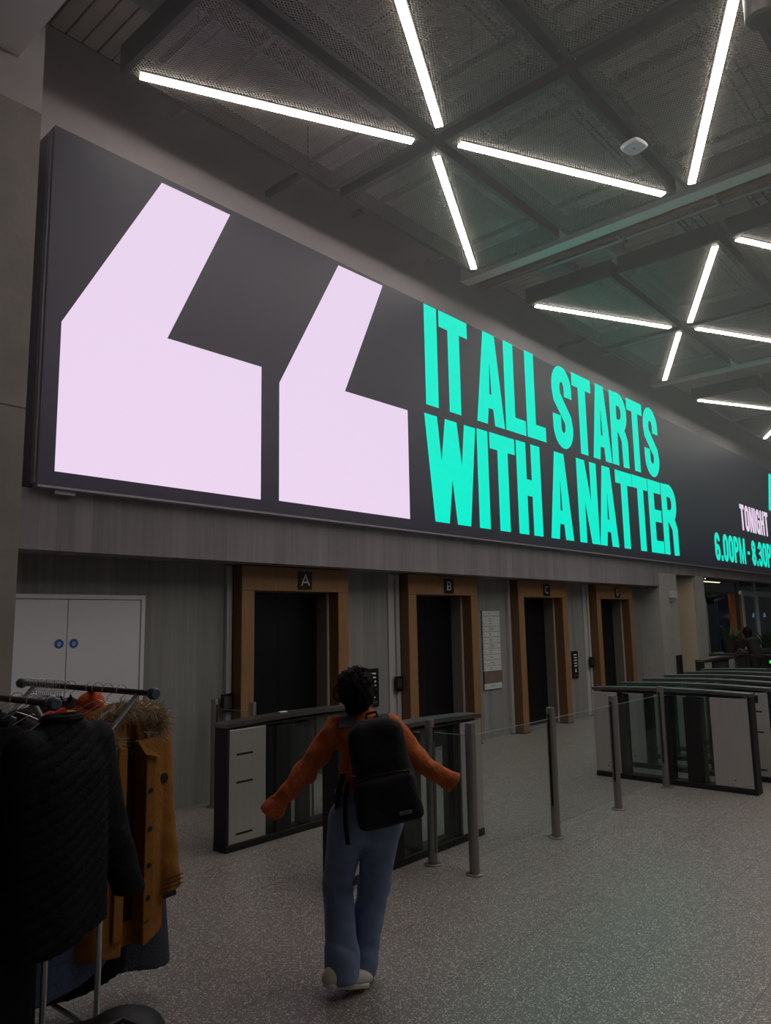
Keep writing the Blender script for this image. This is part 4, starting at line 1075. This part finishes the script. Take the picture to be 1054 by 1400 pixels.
def shirtf(X, Y, Z):
    d = cap(X, Y, Z, (.095, .025, .93), (.095, .03, 1.17), .128, .135, .78)
    d = smin(d, cap(X, Y, Z, (-.01, .03, 1.225), (.19, .03, 1.23), .068, .068), .05)
    d = smin(d, cap(X, Y, Z, (.095, .03, 1.24), (.09, .032, 1.30), .075, .058), .04)
    d = np.maximum(d, .90-Z+.02*np.sin(X*20))
    for sh, el, wr, dv in ((shL, elL, wrL, (-.68, 0, -.72)), (shR, elR, wrR, (.86, 0, -.51))):
        dv = np.array(dv)/np.linalg.norm(dv)
        e1 = tuple(np.array(wr)+dv*.142)
        s = chain(X, Y, Z, [(sh, .068), (el, .056), (wr, .044)], .03)
        s = smin(s, cap(X, Y, Z, wr, e1, .043, .058, .75), .03)
        cut = (X-e1[0])*dv[0]+(Y-e1[1])*dv[1]+(Z-e1[2])*dv[2]
        s = np.maximum(s, cut)
        ar = (X-sh[0])*dv[0]+(Z-sh[2])*dv[2]
        s = s+.0028*np.sin(ar*58+Y*36+X*17)*np.sin(ar*13+1)*np.clip(ar*6, 0, 1)+.0025*np.sin(ar*70-Y*60+Z*25)
        d = smin(d, s, .035)
    d = d+.005*np.sin(Z*36+X*28)*np.cos(Y*22+Z*11)
    return d
link('shirt', sdf_mesh('shirt', shirtf, (-.56, -.2, .72), (.70, .24, 1.38), .0075), m_shirt, pr)
link('collar', MB().tube([(.092+.058*math.cos(a), .032+.055*math.sin(a), 1.312+.012*math.sin(a)) for a in np.linspace(0, 2*math.pi, 21)], .014, 8), m_shirt, pr, smooth=True)
def jeanf(X, Y, Z):
    d = cap(X, Y, Z, (.095, .02, .84), (.095, .025, .93), .165, .128, .78)
    d = smin(d, ell(X, Y, Z, (.03, -.03, .78), (.115, .11, .12)), .04); d = smin(d, ell(X, Y, Z, (.17, -.03, .785), (.115, .11, .12)), .04)
    lL = chain(X, Y, Z, [((.005, .01, .78), .108), ((-.055, .02, .475), .074), ((-.035, -.085, .16), .082), ((-.033, -.10, .08), .084)], .03)
    lL = np.maximum(lL, .07-Z+X*.15)
    lR = chain(X, Y, Z, [((.175, .01, .78), .108), ((.135, .06, .455), .080), ((.06, .05, .10), .082), ((.055, .05, .03), .082)], .03)
    lR = np.maximum(lR, .018-Z)
    fold = .0022*np.sin(Z*41+X*45+Y*30)*np.sin(Z*17+1)*np.clip((.62-Z)*4, 0, 1)+.004*np.exp(-((Z-.15+Y*.5+X*.4)/.012)**2)*(X < .04)+.006*np.exp(-((Z-.475)/.012)**2)*(X < .04)
    d = smin(d, np.minimum(lL, lR)+fold, .03)
    return np.maximum(d, Z-.955)
link('jeans', sdf_mesh('jeans', jeanf, (-.2, -.24, 0.0), (.34, .22, .97), .0075), m_jean, pr)
def shoe(loc, rz, pitch):
    s = link('shoe', sdf_mesh('shoe', lambda X, Y, Z: np.maximum(smin(ell(X, Y, Z, (0, .05, .028), (.045, .13, .045)), ell(X, Y, Z, (0, -.045, .045), (.038, .055, .05)), .03), .014-Z), (-.08, -.14, -.01), (.08, .22, .12), .006), m_shoe, pr)
    so = link('sole', sdf_mesh('sole', lambda X, Y, Z: np.maximum(smin(cap(X, Y, Z*0, (0, -.045, 0), (0, .0, 0), .044, .043), cap(X, Y, Z*0, (0, .05, 0), (0, .115, 0), .048, .044), .03), np.abs(Z-.008)-.012), (-.08, -.14, -.02), (.08, .22, .05), .006), m_sole, s)
    s.location = loc; s.rotation_euler = (pitch, 0, rz)
shoe((anR[0], .04, .006), math.radians(-8), 0)
shoe((-.045, -.12, .05), math.radians(-62), math.radians(-12))

# backpack
bpk = thing('backpack', 'black backpack worn by the person in orange', 'backpack', (FX, FY, 0), prz)
TA = math.radians(10)
m_pack = M('pack_black', srgb(25, 25, 27), .75, bump=.3, bscale=22, spec=.25)
def packf(X, Y, Z):
    x = X-.175; z = Z-1.06
    xr = x*math.cos(TA)+z*math.sin(TA); zr = -x*math.sin(TA)+z*math.cos(TA)
    wv = .153+.018*np.clip(-zr*4, -1, 1)
    k = xr*.14/wv
    d = rbox(k, Y, zr, (0, -.175, -.0), (.14, .075, .262), .07)
    d = np.maximum(d, np.sqrt((k*.95)**2+np.maximum(zr-.10, 0)**2)-.172)
    pk_ = rbox(k, Y, zr, (0, -.245, -.125), (.134, .045, .118), .035)
    d = smin(d, pk_, .012)
    return d+.004*np.sin(xr*20+zr*26)*np.cos(Y*18+zr*8)
bd = link('main_bag', sdf_mesh('main_bag', packf, (-.05, -.34, .72), (.42, -.05, 1.40), .0075), m_pack, bpk)
def pt(u, v, y): return (.175+u*math.cos(TA)-v*math.sin(TA), y, 1.06+u*math.sin(TA)+v*math.cos(TA))
lb = [pt(.045, -.195, -.296), pt(.105, -.195, -.296), pt(.105, -.180, -.296), pt(.045, -.180, -.296)]
link('brand_label', MB().poly(lb, (0, -.003, 0)), M('label_grey', srgb(150, 150, 150), .6), bd, label='small pale woven label')
mb = MB()
for k in range(6): mb.poly([pt(.049+k*.009, -.192, -.3), pt(.054+k*.009, -.192, -.3), pt(.054+k*.009, -.183, -.3), pt(.049+k*.009, -.183, -.3)], (0, -.001, 0))
link('label_print', mb, m_black, bd)
link('zip_seam', MB().tube([pt(-.135, -.01, -.262), pt(-.05, .005, -.262), pt(.05, .005, -.262), pt(.135, -.01, -.262)], .004, 6), m_rub, bd)
link('zip_puller', MB().tube([pt(.125, .0, -.265), pt(.135, -.05, -.27)], .005, 6), m_rub, bd)
link('buckle', MB().lathe([(.014, 0), (.014, .006)], seg=12), m_steeldk, bd).location = (.03, -.23, 1.05)
def ribbon(path, w_, name, parent, wx=(1, 0, 0)):
    mb = MB(); wv = Vector(wx)*w_/2; V = []
    P_ = [Vector(p) for p in path]
    for a, b in zip(P_, P_[1:]):
        n_ = (b-a).cross(wv); n_ = n_.normalized()*.004
        mb.poly([a-wv, a+wv, b+wv, b-wv], n_)
    return link(name, mb, m_pack, parent)
for s, shx in ((-1, .005), (1, .185)):
    ribbon([(shx+.01*s, -.13, 1.27), (shx, -.06, 1.315), (shx, .02, 1.318), (shx, .09, 1.295), (shx-.0*s, .125, 1.22), (shx-.01*s, .14, 1.08), (shx-.03*s, .11, .98), (shx-.06*s if s > 0 else -.035, .02, .935), (shx+.0 if s > 0 else -.025, -.10, .93)], .072, 'shoulder_strap', bpk)
ribbon([(.005, -.12, 1.0), (-.012, -.14, .93), (-.012, -.15, .80), (.0, -.15, .71)], .022, 'strap_tail', bpk)
ribbon([(-.02, -.10, 1.04), (-.045, -.07, .95), (-.052, -.06, .86)], .03, 'strap_tail', bpk)
ribbon([(.325, -.15, .93), (.34, -.16, .88)], .014, 'strap_tail', bpk)
link('grab_loop', MB().tube([pt(-.03, .255, -.14), pt(-.025, .285, -.13), pt(.025, .285, -.13), pt(.03, .255, -.14)], .007, 8), m_pack, bpk, smooth=True)

# ------------------------------------------------------------------ person in black at reception
p2 = thing('person', 'person in black with dark hair bending at the reception counter', 'person', (18.95, 5.35, 0), math.radians(-40))
m_blkshirt = M('black_shirt', srgb(20, 20, 22), .8)
h2 = (-.10, .16, 1.40)
def body2(X, Y, Z):
    d = smin(cap(X, Y, Z, (0, -.02, .88), (-.05, .08, 1.18), .11, .11), cap(X, Y, Z, (-.05, .08, 1.2), (-.09, .14, 1.31), .06, .048), .04)
    d = smin(d, ell(X, Y, Z, h2, (.075, .09, .105)), .02); d = smin(d, ell(X, Y, Z, (h2[0], h2[1]+.09, h2[2]), (.012, .015, .02)), .01)
    for s in (-1, 1):
        d = smin(d, chain(X, Y, Z, [((-.05+s*.16, .08, 1.22), .048), ((-.06+s*.2, .16, 1.03), .04), ((-.08+s*.12, .33, .99), .028), ((-.08+s*.1, .39, .985), .03)]), .03)
        for q in range(4): d = np.minimum(d, cap(X, Y, Z, (-.08+s*.1-.024+q*.016, .40, .985), (-.08+s*.1-.024+q*.016, .45, .97), .009, .007))
        d = smin(d, chain(X, Y, Z, [((s*.085, -.02, .86), .085), ((s*.09, .0, .46), .055), ((s*.09, -.03, .08), .038)]), .03)
    return d
link('body', sdf_mesh('body', body2, (-.4, -.25, .02), (.35, .5, 1.56), .013), m_skin, p2)
def top2(X, Y, Z):
    d = smin(cap(X, Y, Z, (0, -.02, .85), (-.05, .08, 1.18), .155, .14, .9), cap(X, Y, Z, (-.19, .08, 1.21), (.09, .08, 1.21), .065, .065), .05)
    for s in (-1, 1): d = smin(d, cap(X, Y, Z, (-.05+s*.16, .08, 1.22), (-.06+s*.195, .14, 1.07), .062, .058), .03)
    return np.maximum(d, .80-Z)
link('top', sdf_mesh('top', top2, (-.42, -.25, .76), (.35, .4, 1.34), .013), m_blkshirt, p2)
link('trousers', sdf_mesh('trousers', lambda X, Y, Z: np.maximum(np.maximum(smin(smin(cap(X, Y, Z, (0, -.02, .8), (0, -.02, .86), .14, .13, .8), chain(X, Y, Z, [((-.085, -.02, .84), .10), ((-.09, .0, .46), .075), ((-.09, -.03, .08), .065)]), .03), chain(X, Y, Z, [((.085, -.02, .84), .10), ((.09, .0, .46), .075), ((.09, -.03, .08), .065)]), .02), Z-.9), .06-Z), (-.3, -.25, .02), (.3, .25, .95), .013), m_blkshirt, p2)
link('hair', sdf_mesh('hair', lambda X, Y, Z: np.maximum(smin(ell(X, Y, Z, (h2[0], h2[1]-.02, h2[2]+.02), (.10, .105, .115)), ell(X, Y, Z, (h2[0], h2[1]-.06, h2[2]-.10), (.09, .06, .13)), .04), -ell(X, Y, Z, (h2[0], h2[1]+.12, h2[2]-.03), (.07, .07, .10))), (-.3, -.1, 1.1), (.1, .36, 1.58), .01), m_hair, p2)
for s in (-1, 1): link('shoe', sdf_mesh('shoe', lambda X, Y, Z, s=s: np.maximum(ell(X, Y, Z, (s*.09, .03, .03), (.045, .13, .05)), .003-Z), (s*.09-.07, -.13, -.01), (s*.09+.07, .2, .1), .01), m_rub, p2)

# ------------------------------------------------------------------ scatter volume added for lens-like glow; the hall air is clear
GLOW_HAZE = .0098
if GLOW_HAZE:
    hm = bpy.data.materials.new('added_glow_haze'); hm.use_nodes = True; nt = hm.node_tree; nt.nodes.clear()
    o_ = nt.nodes.new('ShaderNodeOutputMaterial'); v_ = nt.nodes.new('ShaderNodeVolumeScatter')
    v_.inputs['Density'].default_value = GLOW_HAZE; v_.inputs['Anisotropy'].default_value = .55
    nt.links.new(v_.outputs[0], o_.inputs['Volume'])
    hz = struct('added_glow_haze', MB().box(-3.9, 29.9, -6.9, 11.9, 2.6, CZ-.002), hm, 'added haze volume making lens-like glow around lamps and screen')
